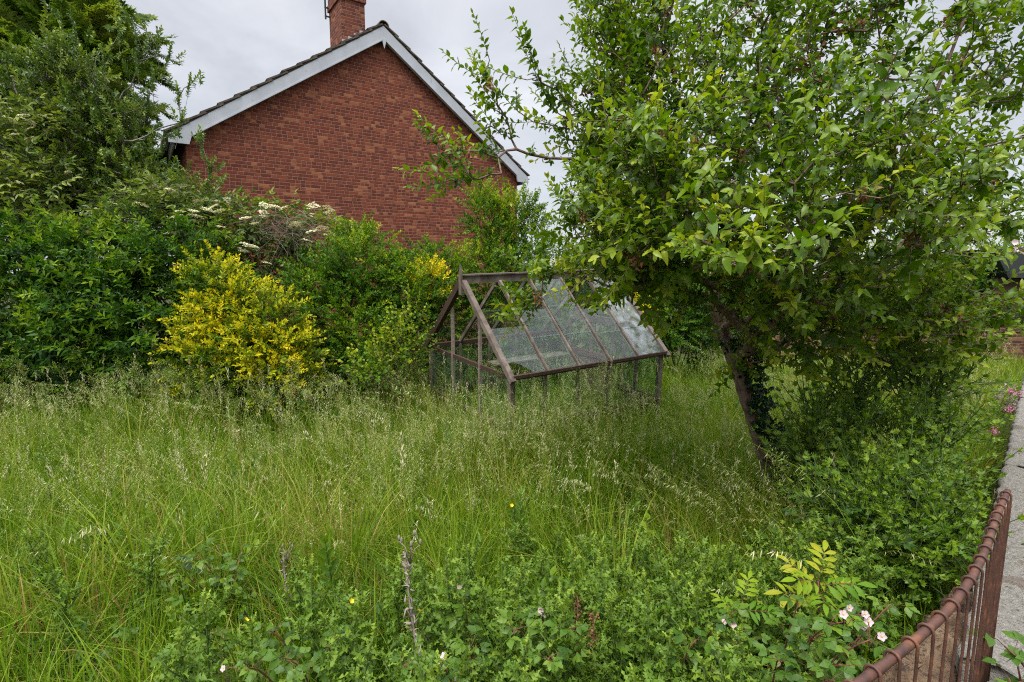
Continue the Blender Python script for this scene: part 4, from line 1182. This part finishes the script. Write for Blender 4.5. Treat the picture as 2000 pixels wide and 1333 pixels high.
# ------------------------------------------------------------------ thin-stemmed undergrowth under the apple tree
def undergrowth(name, label, cat, base, blobs, n, shoots, leaf, seed, sc=(.8, 1.3), tone=(.35, .2), r0=.0026, up=.5, stem='green_stem'):
    g = np.random.default_rng(seed)
    b = np.array([base[0], base[1], float(ground_z(base[0], base[1]))])
    root = empty(name, tuple(b), label, cat)
    T = []
    for px, py, Y, rx, ry, rz, k in blobs:
        c = at(px, py, Y); d = rand_dirs(k, g) * (g.random((k, 1)) ** .5); T.append(c + d * [rx, ry, rz])
    T = np.concatenate(T)
    rootp = [b - [0, 0, .1], b + [0, 0, .08], b + [.02, 0, .2]]
    pos, par, chains, cnt = grow(rootp, T, g, .14, .35, .10, .14)
    rad = r0 * cnt ** .42; Gl, Gs = Geo(), Geo(); SP, SA = [], []
    for ch in chains:
        pp = pos[ch]; r_ = rad[ch].copy(); r_[0] = min(r_[0], r_[1] * 1.2); Gs.tube(pp - b, r_, 5, cap=False)
        dr = norm(pp[-1] - pp[-2])
        for k in range(4):
            SP.append(pp[-1 - min(k, len(pp) - 1)]); SA.append(norm(dr * .8 + np.array([0, 0, up]) + g.normal(size=3) * .5))
    SP = np.array(SP); SA = np.array(SA)
    scatter(Gl, Gs, shoots, SP - b, SA, np.array([0, -.2, 1.0]) + g.normal(size=SP.shape) * .3, g.uniform(sc[0], sc[1], len(SP)), g.normal(tone[0], tone[1], len(SP)), g)
    Gs.build('stems', M[stem], root, True); Gl.build('foliage', LM[leaf], root)
    return root


undergrowth('hawthorn', 'thin-stemmed hawthorn with small lobed leaves right of the apple trunk', 'shrub', (2.55, 4.0), [(1640, 810, 4.3, .4, .4, .45, 34), (1720, 730, 4.3, .5, .4, .3, 18), (1760, 850, 3.9, .5, .4, .4, 40), (1810, 770, 4.2, .4, .4, .25, 14), (1590, 900, 4.0, .3, .3, .35, 30), (1670, 960, 3.7, .4, .35, .3, 44)], 0, SH['lobed'], 'weed', 81, (1.25, 1.9), (.50, .2), .0017, .4, 'green_stem')
undergrowth('hawthorn', 'low bright-leaved hawthorn seedling growing against the grey wall', 'shrub', (2.25, 2.95), [(1770, 990, 3.0, .32, .3, .2, 30), (1700, 1040, 2.8, .35, .3, .2, 26), (1830, 1050, 2.7, .2, .3, .2, 24), (1840, 940, 3.3, .2, .25, .2, 14), (1790, 1100, 2.5, .26, .25, .16, 22)], 0, SH['lobed'], 'weed', 82, (1.0, 1.6), (.36, .22), .0022, .4)


# ------------------------------------------------------------------ the meadow
def street_side(x, y):
    return (y - x) < .36


def ribbons(P, h, dirx, bend, wd, tone, stations=(0, .35, .65, .86, 1.0)):
    N = len(P); k = len(stations); V = np.zeros((N, 2 * k - 1, 3)); 
    side = np.stack([-dirx[:, 1], dirx[:, 0], np.zeros(N)], -1); tw = rng.normal(size=(N, 1)) * .8
    d3 = np.concatenate([dirx, np.zeros((N, 1))], 1)
    side = norm(side * np.cos(tw) + d3 * np.sin(tw))
    for i, s in enumerate(stations):
        c = P + d3 * (h * bend * s ** 2.2)[:, None] + np.array([0, 0, 1.0]) * (h * (s - .42 * bend * s ** 2.6))[:, None]
        wv = (wd * (1 - s ** 1.8) * (.75 + .5 * s * (1 - s)))[:, None] * side
        if i < k - 1: V[:, 2 * i] = c - wv; V[:, 2 * i + 1] = c + wv
        else: V[:, 2 * i] = c
    F = [(2 * i, 2 * i + 1, 2 * i + 3, 2 * i + 2) for i in range(k - 2)] + [(2 * k - 4, 2 * k - 3, 2 * k - 2)]
    t = Tpl(np.zeros((2 * k - 1, 3)), F)
    G = Geo(); G.v.append(V.reshape(-1, 3)); G.n = N * (2 * k - 1)
    G.l.append((t.loops[None] + (np.arange(N) * (2 * k - 1))[:, None]).ravel()); G.z.append(np.tile(t.sizes, N)); G.t.append(np.repeat(tone, 2 * k - 1))
    return G


def meadow_xy(n, ymin, ymax, pw=1.0):
    """Random places inside a widening wedge of garden, garden side of the street wall only."""
    out_ = []
    while sum(len(o) for o in out_) < n:
        y = ymin + (ymax - ymin) * rng.random(n) ** pw; x = (rng.random(n) * 2 - 1) * (1.12 * y + .9)
        k = ~street_side(x, y) & (x < 13)
        out_.append(np.stack([x, y], -1)[k])
    return np.concatenate(out_)[:n]


def build_meadow():
    N = 110000
    tuft = meadow_xy(7600, 1.5, 12.9, .95); ti = rng.integers(len(tuft), size=N); th_, tt_ = rng.normal(0, .085, len(tuft))[ti], rng.normal(0, .13, len(tuft))[ti]
    xy = tuft[ti] + rng.normal(size=(N, 2)) * rng.uniform(.02, .085, len(tuft))[ti][:, None]
    x, y = xy.T
    patch = np.sin(x * 1.9 + .7) * np.cos(y * 2.3) + .7 * np.sin(x * 4.1 - y * 3.3)
    h = np.clip(rng.normal(.58, .12, N) + th_ * 1.2 + .06 * patch + .07 * sstep((y - 4) / 2.5), .16, 1.0)
    h += .12 * np.exp(-((x - .2) ** 2 / 1.6 + (y - 5.2) ** 2 / .5))
    near = sstep((3.3 - y) / 1.6); h *= 1 - .35 * near
    h *= 1 - .35 * sstep((x - 2.0 - .1 * y) / 1.0) * sstep((y - 2.5) / 1)     # shorter in the shade under the apple tree
    h *= np.where((x > 1.5) & (y > 6.5), .8, 1)
    th = rng.normal(math.pi * .95, 1.5, N); dirx = np.stack([np.cos(th), np.sin(th)], -1)
    bend = np.clip(rng.gamma(2.2, .24, N), .03, 1.25)
    tone = np.clip(rng.normal(.42, .15, N) + tt_ + .06 * patch, .02, .78)
    tone += .12 * np.sin(x * .9 + y * .7) * np.cos(y * 1.3 - x * .4); brown = rng.random(N) < .075 + .20 * np.clip(patch - .7, 0, 1) + .38 * np.exp(-((x + 1.15) ** 2 / .35 + (y - 3.1) ** 2 / .25)) + .22 * np.exp(-((x - .9) ** 2 / .3 + (y - 3.3) ** 2 / .2)) + .2 * np.exp(-((x + 2.3) ** 2 / .4 + (y - 2.7) ** 2 / .2)); tone[brown] = rng.uniform(.82, 1.0, brown.sum()); h[brown] *= .85
    P = np.stack([x, y, ground_z(x, y) - .02], -1)
    # coarse tussocks with broad arching blades
    nt_ = 420; tus = meadow_xy(nt_, 2.3, 9.5, .8); ti = np.repeat(np.arange(nt_), 42); m = len(ti); rad_ = np.abs(rng.normal(0, .06, m)); an = rng.random(m) * 6.28
    tx = tus[ti, 0] + rad_ * np.cos(an); ty = tus[ti, 1] + rad_ * np.sin(an); tb = rng.normal(0, .16, nt_)[ti]; straw = rng.random(nt_)[ti] < .12
    tone2 = np.where(straw, rng.uniform(.78, .93, m), np.clip(.48 + tb + rng.normal(0, .08, m), .05, .78)); an2 = an + rng.normal(0, .4, m)
    wtus = np.where(rng.random(m) < .7, rng.uniform(.003, .0055, m), rng.uniform(.0055, .0085, m))
    P = np.concatenate([P, np.stack([tx, ty, ground_z(tx, ty) - .02], -1)]); h = np.concatenate([h, rng.uniform(.45, 1.0, m) * rng.uniform(.75, 1.1, nt_)[ti]]); dirx = np.concatenate([dirx, np.stack([np.cos(an2), np.sin(an2)], -1)])
    bend = np.concatenate([bend, rng.gamma(3.2, .17, m).clip(.1, 1.3)]); tone = np.concatenate([tone, tone2]); N += m
    wid_ = np.concatenate([np.where(rng.random(N - m) < .38, rng.uniform(.0038, .0078, N - m), rng.uniform(.0014, .0036, N - m)), wtus])
    o = ribbons(P, h, dirx, bend, wid_, tone).build('meadow_grass', LM['grass'])
    tag(o, kind='stuff')
    # low sward filling the floor
    N = 60000; xy = meadow_xy(N, 1.1, 13.1, .9); x, y = xy.T
    th = rng.random(N) * 6.28
    o = ribbons(np.stack([x, y, ground_z(x, y) - .01], -1), rng.uniform(.10, .30, N), np.stack([np.cos(th), np.sin(th)], -1), rng.gamma(2, .25, N).clip(.05, 1.1), rng.uniform(.002, .005, N), np.clip(rng.normal(.25, .12, N), 0, .7), (0, .5, 1.0)).build('short_grass', LM['grass'])
    tag(o, kind='stuff')
    # broad-leaved weeds tangled into the grass
    n = 2600; xy = meadow_xy(n, 2.0, 9.5, .85); x, y = xy.T; cl = np.sin(x * 2.2 + 1) * np.sin(y * 1.7 + 2) + .6 * np.sin(x * 4.3 + y * 2.9); k = rng.random(n) < np.clip(.35 + .6 * cl, .05, 1); x, y = x[k], y[k]; n = len(x)
    Gl, Gs = Geo(), Geo(); P = np.stack([x, y, ground_z(x, y) + rng.uniform(.05, .36, n)], -1)
    scatter(Gl, Gs, SH['vine'] + SH['privet'] + SH['lobed'], P, norm(rng.normal(size=(n, 3)) * .45 + [0, -.15, .9]), np.array([0, -.4, .8]) + rng.normal(size=(n, 3)) * .3, rng.uniform(.6, 1.3, n), rng.normal(.35, .22, n), rng)
    tag(Gl.build('meadow_weeds', LM['weed']), kind='stuff'); tag(Gs.build('meadow_weed_stems', M['green_stem']), kind='stuff')
    # flowering stalks: airy panicles, tight heads and drooping brome
    sk = Tpl([(-.5, .0, 0), (0, -.6, .05), (.5, 0, 0), (0, 1, 0)], [(0, 1, 2, 3)])

    def panicle(kind, seed):
        g = np.random.default_rng(seed); Gs, Gh = Geo(), Geo(); ts = np.linspace(0, 1, 7)
        bx = {0: .12, 1: .05, 2: .45}[kind] * g.uniform(.6, 1.4)
        cv = np.stack([bx * ts ** 3, 0 * ts, ts - .35 * bx * ts ** 4], -1)
        Gs.tube(cv, np.linspace(.0016, .0008, 7), 3, cap=False)
        n = {0: 60, 1: 34, 2: 26}[kind]; top = {0: .24, 1: .13, 2: .30}[kind]
        for i in range(n):
            f = 1 - top * (1 - (i + .5) / n); c = np.array([np.interp(f, ts, cv[:, k]) for k in range(3)])
            a = g.random() * 6.28; u = (i + .5) / n; wdt = {0: .062 * math.sin(math.pi * min(1, .25 + .75 * (1 - u))) * g.uniform(.3, 1), 1: .012 * g.random() + .002, 2: .05 * (1 - u * .6) * g.random()}[kind]
            e = c + np.array([math.cos(a) * wdt, math.sin(a) * wdt, wdt * {0: .5, 1: .9, 2: -.35}[kind]])
            if kind != 1: Gs.tube(np.array([c, e]), .0004, 3, cap=False)
            ax = norm(e - c + np.array([bx * .5, 0, .3 if kind != 2 else -.3]) * .1 + g.normal(size=3) * .012)
            sz = {0: .0085, 1: .0105, 2: .020}[kind] * g.uniform(.7, 1.3); Mx = frames(ax[None], rand_dirs(1, g), sz); Mx[:, :, 0] *= {0: .38, 1: .42, 2: .22}[kind]; Mx[:, :, 2] *= .4
            Gh.inst(sk, Mx, e, g.normal(0, .12))
        return Gs.tpl(), Gh.tpl()
    PT = [panicle(k, 200 + 7 * k + s) for k in (0, 0, 1, 2) for s in range(3)]
    N = 5600; xy = np.concatenate([meadow_xy(N * 2, 2.1, 10.4, .8), rng.normal(size=(700, 2)) * [1.1, .35] + [.2, 5.15], rng.normal(size=(260, 2)) * [2.6, .25] + [-4.2, 6.4]]); xy = rng.permutation(xy)
    x, y = xy.T; w_ = np.where(y < 3.2, .25, 1) * np.where((x > 2.6) & (y < 6), .25, 1) * np.where((x > 1.5) & (y > 6.5), .45, 1) * np.where(np.sin(x * 1.1 + 2) * np.sin(y * 1.7) + .8 * np.sin(x * 2.6 - y) > -.25, 1, .45)
    xy = xy[rng.random(len(xy)) < w_][:N]; N = len(xy); x, y = xy.T
    P = np.stack([x, y, ground_z(x, y) - .02], -1); hh = np.clip(rng.normal(.83, .14, N) + .10 * sstep((y - 4.5) / 2.5), .42, 1.2)
    Gs, Gh = Geo(), Geo(); kk = rng.integers(len(PT), size=N)
    drp = (x > .5) & (x < 2.2) & (y < 4.2) & (rng.random(N) < .7); kk[drp] = 9 + rng.integers(3, size=drp.sum())
    for k, (st, hd) in enumerate(PT):
        i = np.where(kk == k)[0]; n = len(i)
        th = rng.normal(math.pi * .9, 1.2, n); lean = rng.normal(0, .13, n)
        z = norm(np.stack([np.cos(th) * lean, np.sin(th) * lean, np.ones(n)], -1)); xx = norm(np.cross(np.cross(z, np.stack([np.cos(th), np.sin(th), 0 * th], -1)), z)); yy = np.cross(z, xx)
        Mx = np.stack([xx, yy, z], -1) * hh[i][:, None, None]
        Gs.inst(st, Mx, P[i], rng.normal(.62, .12, n)); Gh.inst(hd, Mx * 1.0, P[i], np.clip(rng.normal(.42, .22, n), 0, 1))
    Gs.build('grass_stalks', LM['grass']); tag(bpy.data.objects['grass_stalks'], kind='stuff')
    Gh.build('grass_seed_heads', LM['seed']); tag(bpy.data.objects['grass_seed_heads'], kind='stuff')


build_meadow()


# ------------------------------------------------------------------ foreground weeds
def build_weeds():
    g = np.random.default_rng(404)
    # ground cover: bramble and nettle leaves that nobody could count
    Gl, Gs = Geo(), Geo()
    xy = meadow_xy(4600, 1.15, 4.3, .8); x, y = xy.T
    keep = (g.random(len(x)) < np.where(x < -.7 - .2 * (3 - y), .15, .6) * (1 - .75 * sstep((y - 2.7) / 1.0) * (x < 1.3)))
    x, y = x[keep], y[keep]; n = len(x)
    P = np.stack([x, y, ground_z(x, y) + np.abs(g.normal(.10, .12, n))], -1)
    A = norm(np.stack([g.normal(size=n), g.normal(size=n), np.abs(g.normal(.35, .3, n))], -1))
    scatter(Gl, Gs, SH['tri'], P, A, np.array([0, -.2, 1.0]) + g.normal(size=P.shape) * .35, g.uniform(.4, .95, n), g.normal(.35, .28, n), g)
    o = Gl.build('ground_cover', LM['bramble'], None, True); tag(o, kind='stuff')
    # creeping thistles
    th = []
    for v in range(6):
        gg = np.random.default_rng(300 + v); H = .62 * gg.uniform(.85, 1.2)
        r = empty('thistle', (0, 0, 0), 'leafy green thistle, upright and spiny, in the weeds of the foreground', 'thistle', 'thistles in the foreground weeds')
        Gl, Gs, Gb = Geo(), Geo(), Geo(); ts = np.linspace(0, 1, 9)
        cv = np.stack([gg.normal() * .05 * ts ** 2 + .008 * np.sin(ts * 9), gg.normal() * .05 * ts ** 2, H * ts], -1); Gs.tube(cv, np.linspace(.0055, .0025, 9), 6)
        nl = 62
        for i in range(nl):
            f = .1 + .9 * (i / nl) ** .85; c = np.array([np.interp(f, ts, cv[:, k]) for k in range(3)]); a = i * 2.4 + gg.normal() * .3
            el = .25 + 1.0 * f ** 4 + gg.normal() * .2
            ax = np.array([math.cos(a) * math.cos(el), math.sin(a) * math.cos(el), math.sin(el)])
            ln = (.118 * (1 - .60 * f ** 2.2)) * gg.uniform(.75, 1.15)
            Gl.inst(T_spiny[gg.integers(3)], frames(ax[None], np.array([[0, 0, 1.0]]) + gg.normal(size=(1, 3)) * .3, ln), c, .22 + .55 * f ** 3 + gg.normal() * .13)
        for b in range(3):                                      # side shoots near the top
            a = gg.random() * 6.28; f = gg.uniform(.55, .85); c = np.array([np.interp(f, ts, cv[:, k]) for k in range(3)]); e = c + np.array([math.cos(a) * .08, math.sin(a) * .08, .10])
            Gs.tube(np.array([c, (c + e) / 2 + [0, 0, -.01], e]), .0022, 5)
            for i in range(9):
                q = c + (e - c) * (.3 + .7 * i / 8); a2 = i * 2.4; ax = np.array([math.cos(a2) * .8, math.sin(a2) * .8, .7 + .1 * i])
                Gl.inst(T_spiny[gg.integers(3)], frames(ax[None], np.array([[0, 0, 1.0]]), .058 * gg.uniform(.7, 1.2)), q, .5 + gg.normal() * .1)
        Gs.build('stem', M['green_stem'], r, True); Gl.build('foliage', LM['thistle'], r, True)
        th.append(r)
    pts = []
    for X, Yp, dep in [(850, 1130, 2.1), (960, 1090, 2.3), (1130, 1060, 2.4), (1090, 1140, 2.0), (1240, 1120, 2.2), (620, 1130, 1.9), (480, 1210, 1.75), (290, 1225, 1.7), (720, 1190, 1.8), (350, 1260, 1.6)]:
        q = at(X, Yp, dep); pts.append((q[0], q[1]))
    tries = 0
    while len(pts) < 150 and tries < 9000:
        tries += 1
        y = g.uniform(1.3, 3.15); x = g.uniform(-1.0 * y, 1.0 * y)
        if street_side(x + .12, y): continue
        pr = np.clip((x + .80 + (y - 1.5) * .15) / .9, .05, 1) * (1 if y < 2.5 else .4) * (.5 if x > .55 * y + .25 else 1)
        if g.random() > pr: continue
        if min((x - a) ** 2 + (y - b) ** 2 for a, b in pts) < .085 ** 2: continue
        pts.append((x, y))
    for i, (x, y) in enumerate(pts):
        o = th[i] if i < len(th) else copy_tree(th[i % len(th)])
        s = g.uniform(.72, 1.08) * (1.0 if y < 2.6 else .9); o.location = (x, y, float(ground_z(x, y)) - .02); o.rotation_euler = (g.normal() * .09, g.normal() * .09, g.random() * 6.28); o.scale = (s, s, s)
    # brambles with arching canes
    fl = Geo(); pet = leafN([.26, .40, .34], .25, -.1, 0, .25)
    for j in range(5):
        a = j * 1.2566; fl.inst(pet, frames(np.array([[math.cos(a), math.sin(a), .25]]), np.array([[0, 0, 1.0]]), .0145), [0, 0, 0], g.random() * .6)
    fm = fl.mesh('flower', LM['petal'], True)
    cen = Geo(); cen.tube(np.array([[0, 0, 0], [0, 0, .004], [0, 0, .006]]), [.0026, .0024, .001], 7); cm = cen.mesh('flower_centre', LM['butter'], True)

    def flower(root, org, p, nrm_, s=1.0):
        o = bpy.data.objects.new('flower', fm); COL.objects.link(o); o.parent = root; o.location = np.asarray(p) - org
        o.rotation_euler = Vector(nrm_).to_track_quat('Z', 'Y').to_euler(); o.scale = (s, s, s)
        c = bpy.data.objects.new('flower_centre', cm); COL.objects.link(c); c.parent = o

    def bramble(label, spots, base, seed, flowers=(), leaf=1.0, group=None):
        gg = np.random.default_rng(seed); b = np.array([base[0], base[1], float(ground_z(*base))])
        r = empty('bramble', tuple(b), label, 'bramble', group); Gl, Gs = Geo(), Geo()
        for s_ in spots:
            s_ = np.asarray(s_, float); m_ = (b + s_) / 2 + np.array([0, 0, .28 * np.linalg.norm(s_ - b) + .05]) + gg.normal(size=3) * .05
            t_ = np.linspace(0, 1, 12)[:, None]; cv = (1 - t_) ** 2 * b + 2 * t_ * (1 - t_) * m_ + t_ ** 2 * s_
            Gs.tube(cv - b, np.linspace(.0042, .002, 12), 5)
            n = 15; f = np.linspace(.2, 1, n); P = np.stack([np.interp(f, t_[:, 0], cv[:, k]) for k in range(3)], -1)
            a = np.arange(n) * 2.4 + gg.random() * 6; A = norm(np.stack([np.cos(a), np.sin(a), .35 + 0 * a], -1) + gg.normal(size=(n, 3)) * .2)
            scatter(Gl, Gs, SH['tri'], P - b, A, np.array([0, -.25, 1.0]) + gg.normal(size=P.shape) * .25, leaf * gg.uniform(.5, .95, n), gg.normal(.45, .2, n), gg)
        for p_ in flowers:
            p_ = np.asarray(p_); q = spots[0] if not len(spots) else min(spots, key=lambda s_: np.linalg.norm(np.asarray(s_) - p_)); q = np.asarray(q)
            Gs.tube(np.array([q - [0, 0, .03], (q + p_) / 2 + [0, 0, .01], p_ - [0, 0, .003]]) - b, .0014, 4)
            flower(r, b, p_, norm(np.array([-.35 + gg.normal() * .2, -.9, .55 + gg.normal() * .25])), gg.uniform(.8, 1.05))
        Gs.build('canes', M['red_stem'], r, True); Gl.build('foliage', LM['bramble'], r, True)
        return r
    D = 1.5
    bramble('flowering bramble with large white blossoms beside the rusty railing', [at(1648, 1215, D), at(1700, 1250, D - .05), at(1590, 1250, D), at(1560, 1180, D + .15), at(1660, 1300, D - .1), at(1740, 1180, D + .1), at(1520, 1290, D - .05), at(1630, 1330, D - .15)], (.92, 1.75), 501,
            [at(1647, 1200, D - .03), at(1690, 1200, D), at(1696, 1215, D), at(1722, 1243, D - .06), at(1658, 1187, D + .02), at(1685, 1222, D - .02)], 1.0)
    bramble('bramble with one pair of pale blossoms among the thistles in the centre foreground', [at(1060, 1205, 1.75), at(1120, 1230, 1.65), at(1000, 1240, 1.7), at(1070, 1290, 1.5)], (.12, 1.95), 502, [at(1057, 1192, 1.72), at(1064, 1200, 1.72)], .9)
    bramble('bramble with small white blossoms around the base of the dead stalk', [at(860, 1290, 1.5), at(920, 1260, 1.6), at(790, 1300, 1.5), at(900, 1150, 1.95)], (-.14, 1.75), 503, [at(868, 1283, 1.48), at(862, 1300, 1.48), at(898, 1146, 1.95)], .9)
    bramble('bramble with tiny blossoms between thistles right of the centre', [at(1420, 1210, 1.75), at(1360, 1250, 1.65), at(1480, 1250, 1.7), at(1400, 1320, 1.5)], (.62, 1.85), 504, [at(1412, 1216, 1.74), at(1432, 1220, 1.74)], .95)
    bramble('bramble with broad leaves in the bottom left weeds', [at(560, 1290, 1.6), at(480, 1310, 1.6), at(640, 1260, 1.7), at(520, 1230, 1.85)], (-.72, 1.8), 505, [at(437, 1306, 1.6)], 1.0)
    bramble('flowerless bramble sprawling over short grass at the left', [at(380, 1090, 2.5), at(430, 1140, 2.4), at(330, 1130, 2.4), at(470, 1080, 2.6)], (-1.45, 2.6), 506, [], 1.0)
    bramble('flowerless bramble in deep shade under the apple tree, left of the grey wall', [at(1560, 1010, 3.0), at(1640, 1060, 2.8), at(1700, 1110, 2.5), at(1760, 1130, 2.3), at(1500, 1050, 2.9)], (1.85, 2.85), 507, [], 1.1)
    q = at(1975, 1300, 1.25)
    bramble('bright bramble leaves on the street side of the wall, in the bottom right corner', [at(1962, 1262, 1.22), at(1985, 1290, 1.2), at(1970, 1325, 1.15), at(2010, 1280, 1.2)], (q[0] + .05, q[1] - .12), 508, [], .85)
    # yellowing ash sapling
    def ash(label, px, py, Y, sc, seed, n, tone):
        gg = np.random.default_rng(seed); top = at(px, py, Y); b = np.array([top[0] + .01, top[1] + .02, float(ground_z(top[0], top[1]))])
        r = empty('ash_sapling', tuple(b), label, 'sapling'); Gl, Gs = Geo(), Geo()
        t_ = np.linspace(0, 1, 8)[:, None]; cv = b * (1 - t_) + top * t_ + np.array([.02, 0, 0]) * np.sin(t_ * 3.14); Gs.tube(cv - b, np.linspace(.006, .003, 8), 6)
        for i in range(n):
            a = i * 2.4 + 1.1; lvl = i / n; c = top - (top - b) * .16 * lvl
            lt, st = pinnate(4, .17, [leafN([.11, .17, .13], .3, .35, .1, .2)], .085, seed + i, 0, .35)
            ax = np.array([math.cos(a), math.sin(a) * .8 - .25, .75 - .5 * lvl])
            Mx = frames(ax[None], np.array([[0, -.5, 1.0]]), sc * gg.uniform(.85, 1.1)); Gl.inst(lt, Mx, c - b, tone + gg.normal() * .15 + .3 * (i % 3 == 0)); Gs.inst(st, Mx, c - b)
        Gs.build('stem', M['red_stem'], r, True); Gl.build('foliage', LM['ash'], r, True)
    ash('yellowing ash sapling with feathered leaves in front of the railing', 1598, 1135, 1.95, .70, 601, 8, .30)
    ash('smaller green ash sapling left of the yellowing one', 1450, 1175, 1.95, .55, 621, 4, .1)
    # last year's dead thistle
    def dead(label, foot, top, Y, seed, sc=1.0):
        gg = np.random.default_rng(seed); t0 = at(*top, Y); f0 = at(*foot, Y - .06); b = np.array([f0[0], f0[1], float(ground_z(f0[0], f0[1])) - .02])
        r = empty('dead_thistle', tuple(b), label, 'dead stalk'); Gs, Gl = Geo(), Geo(); t_ = np.linspace(0, 1, 14)[:, None]
        cv = b * (1 - t_) + t0 * t_ + np.array([.015, 0, 0]) * np.sin(t_ * 5); Gs.tube(cv - b, np.linspace(.006, .0022, 14), 6)
        n = 130; f = .25 + .75 * gg.random(n); P = np.stack([np.interp(f, t_[:, 0], cv[:, k]) for k in range(3)], -1) + gg.normal(size=(n, 3)) * .006 * sc
        Gl.inst(leafN([.14, .2, .12], .9, .9, 0, .6), frames(norm(gg.normal(size=(n, 3)) + [0, 0, -.4]), rand_dirs(n, gg), gg.uniform(.010, .026, n) * sc), P - b, .3 + .7 * gg.random(n))
        for k in range(5):
            a = k * 1.26; e = t0 + np.array([math.cos(a) * .035, math.sin(a) * .03, .02 + gg.random() * .03]) * sc; Gs.tube(np.array([t0 - [0, 0, .04], (t0 + e) / 2, e]) - b, .0014, 4)
            Gs.tube(np.array([e, e + [0, 0, .006], e + [0, 0, .014], e + [0, 0, .02]]) - b, np.array([.0015, .0042, .004, .001]) * sc, 7)
        Gs.build('stalk', M['dry_stem'], r, True); Gl.build('withered_leaves', LM['dead'], r, True)
    dead('tall dead thistle stalk with withered grey leaves, left of the centre foreground', (835, 1340), (800, 1080), 1.6, 701, 1.0)
    dead('short dead thistle stalk standing among the thistles at the bottom left', (565, 1180), (560, 1085), 2.3, 702, .8)
    # docks gone brown
    def dock(label, px, py, Y, seed):
        gg = np.random.default_rng(seed); t0 = at(px, py, Y); b = np.array([t0[0], t0[1], float(ground_z(t0[0], t0[1]))]); r = empty('dock', tuple(b), label, 'dock'); Gs, Gl = Geo(), Geo()
        Gs.tube(np.array([b, (b + t0) / 2 + [.01, 0, 0], t0]) - b, [.004, .003, .0015], 5); n = 150
        f = .55 + .45 * gg.random(n); P = b + (t0 - b) * f[:, None] + gg.normal(size=(n, 3)) * .010
        Gl.inst(leafN([.4, .5, .3], .5, .3, 0), frames(rand_dirs(n, gg), rand_dirs(n, gg), .009), P - b, gg.random(n) * .6); Gs.build('stem', M['red_stem'], r, True); Gl.build('seed_head', LM['withered'], r)
    dock('rusty brown dock spike, taller of the two, between thistles right of centre', 1128, 1165, 1.9, 711); dock('rusty brown dock spike, shorter of the two, between thistles right of centre', 1158, 1195, 1.85, 712)
    # buttercups and valerian
    bc = Geo()
    for j in range(5):
        a = j * 1.2566; bc.inst(pet, frames(np.array([[math.cos(a), math.sin(a), .5]]), np.array([[0, 0, 1.0]]), .013), [0, 0, 0], .3)
    bm = bc.mesh('petals', LM['butter'], True)
    for k, (px, py, Y, wh) in enumerate(((1000, 988, 3.0, 'in the tall grass near the centre'), (686, 1175, 2.0, 'left of the dead thistle stalk'), (480, 1212, 1.85, 'at the bottom left among thistles'), (820, 1195, 1.9, 'just right of the dead thistle stalk'))):
        p_ = at(px, py, Y); b = np.array([p_[0] + .02, p_[1] + .02, float(ground_z(p_[0], p_[1]))]); r = empty('buttercup', tuple(b), 'single yellow buttercup ' + wh, 'flower', 'buttercups in the grass')
        G = Geo(); G.tube(np.array([b, (b + p_) / 2 + [.02, 0, 0], p_]) - b, .0012, 4); G.build('stem', M['green_stem'], r)
        o = bpy.data.objects.new('petals', bm); COL.objects.link(o); o.parent = r; o.location = p_ - b; o.rotation_euler = (.8, 0, k)
    for k, (px, py, Y, wh) in enumerate(((1975, 765, 5.2, 'nearest the top edge of the grey wall'), (1968, 800, 4.9, 'midway along the grey wall edge'), (1940, 843, 4.6, 'lowest and leftmost beside the grey wall'), (1992, 772, 5.3, 'at the right edge of the picture'))):
        p_ = at(px, py, Y); b = np.array([p_[0] - .05, p_[1] + .02, float(ground_z(p_[0], p_[1]))]); r = empty('valerian', tuple(b), 'pink valerian flower head ' + wh, 'flower', 'pink valerian along the wall')
        G = Geo(); G.tube(np.array([b, (b + p_) / 2 + [-.02, 0, 0], p_]) - b, .003, 5)
        G.build('stem', M['green_stem'], r); n = 34; G = Geo(); G.inst(leafN([.3, .4, .3], .2, .2, 0), frames(rand_dirs(n, g), rand_dirs(n, g), .016), p_ - b + g.normal(size=(n, 3)) * [.02, .02, .018], g.random(n)); G.build('flower_head', LM['pink'], r)

    # last year's fern gone brown by the wall
    p_ = at(1925, 770, 7.6); b = np.array([p_[0], p_[1], float(ground_z(p_[0], p_[1]))]); r = empty('dead_fern', tuple(b), 'clump of dead brown fern stalks near the old brick wall at the right edge', 'fern'); Gs, Gl = Geo(), Geo()
    for i in range(46):
        a = g.random() * 6.28; ln = g.uniform(.5, 1.0); o_ = np.array([math.cos(a), math.sin(a), 0]); t_ = np.linspace(0, 1, 8)[:, None]
        cv = o_ * .1 + o_ * ln * .75 * t_ ** 1.4 + np.array([0, 0, ln]) * (t_ - .45 * t_ ** 2.5); Gs.tube(cv, np.linspace(.006, .002, 8), 4, cap=False)
        m = 26; f = g.uniform(.3, 1, m); P = np.stack([np.interp(f, t_[:, 0], cv[:, k]) for k in range(3)], -1); Gl.inst(leaf6(.25, .5, .5), frames(norm(rand_dirs(m, g) + o_ * .4 + [0, 0, -.3]), rand_dirs(m, g), g.uniform(.04, .10, m)), P, g.random(m))
    Gs.build('stalks', M['dry_stem'], r); Gl.build('fronds', LM['dead'], r)


build_weeds()
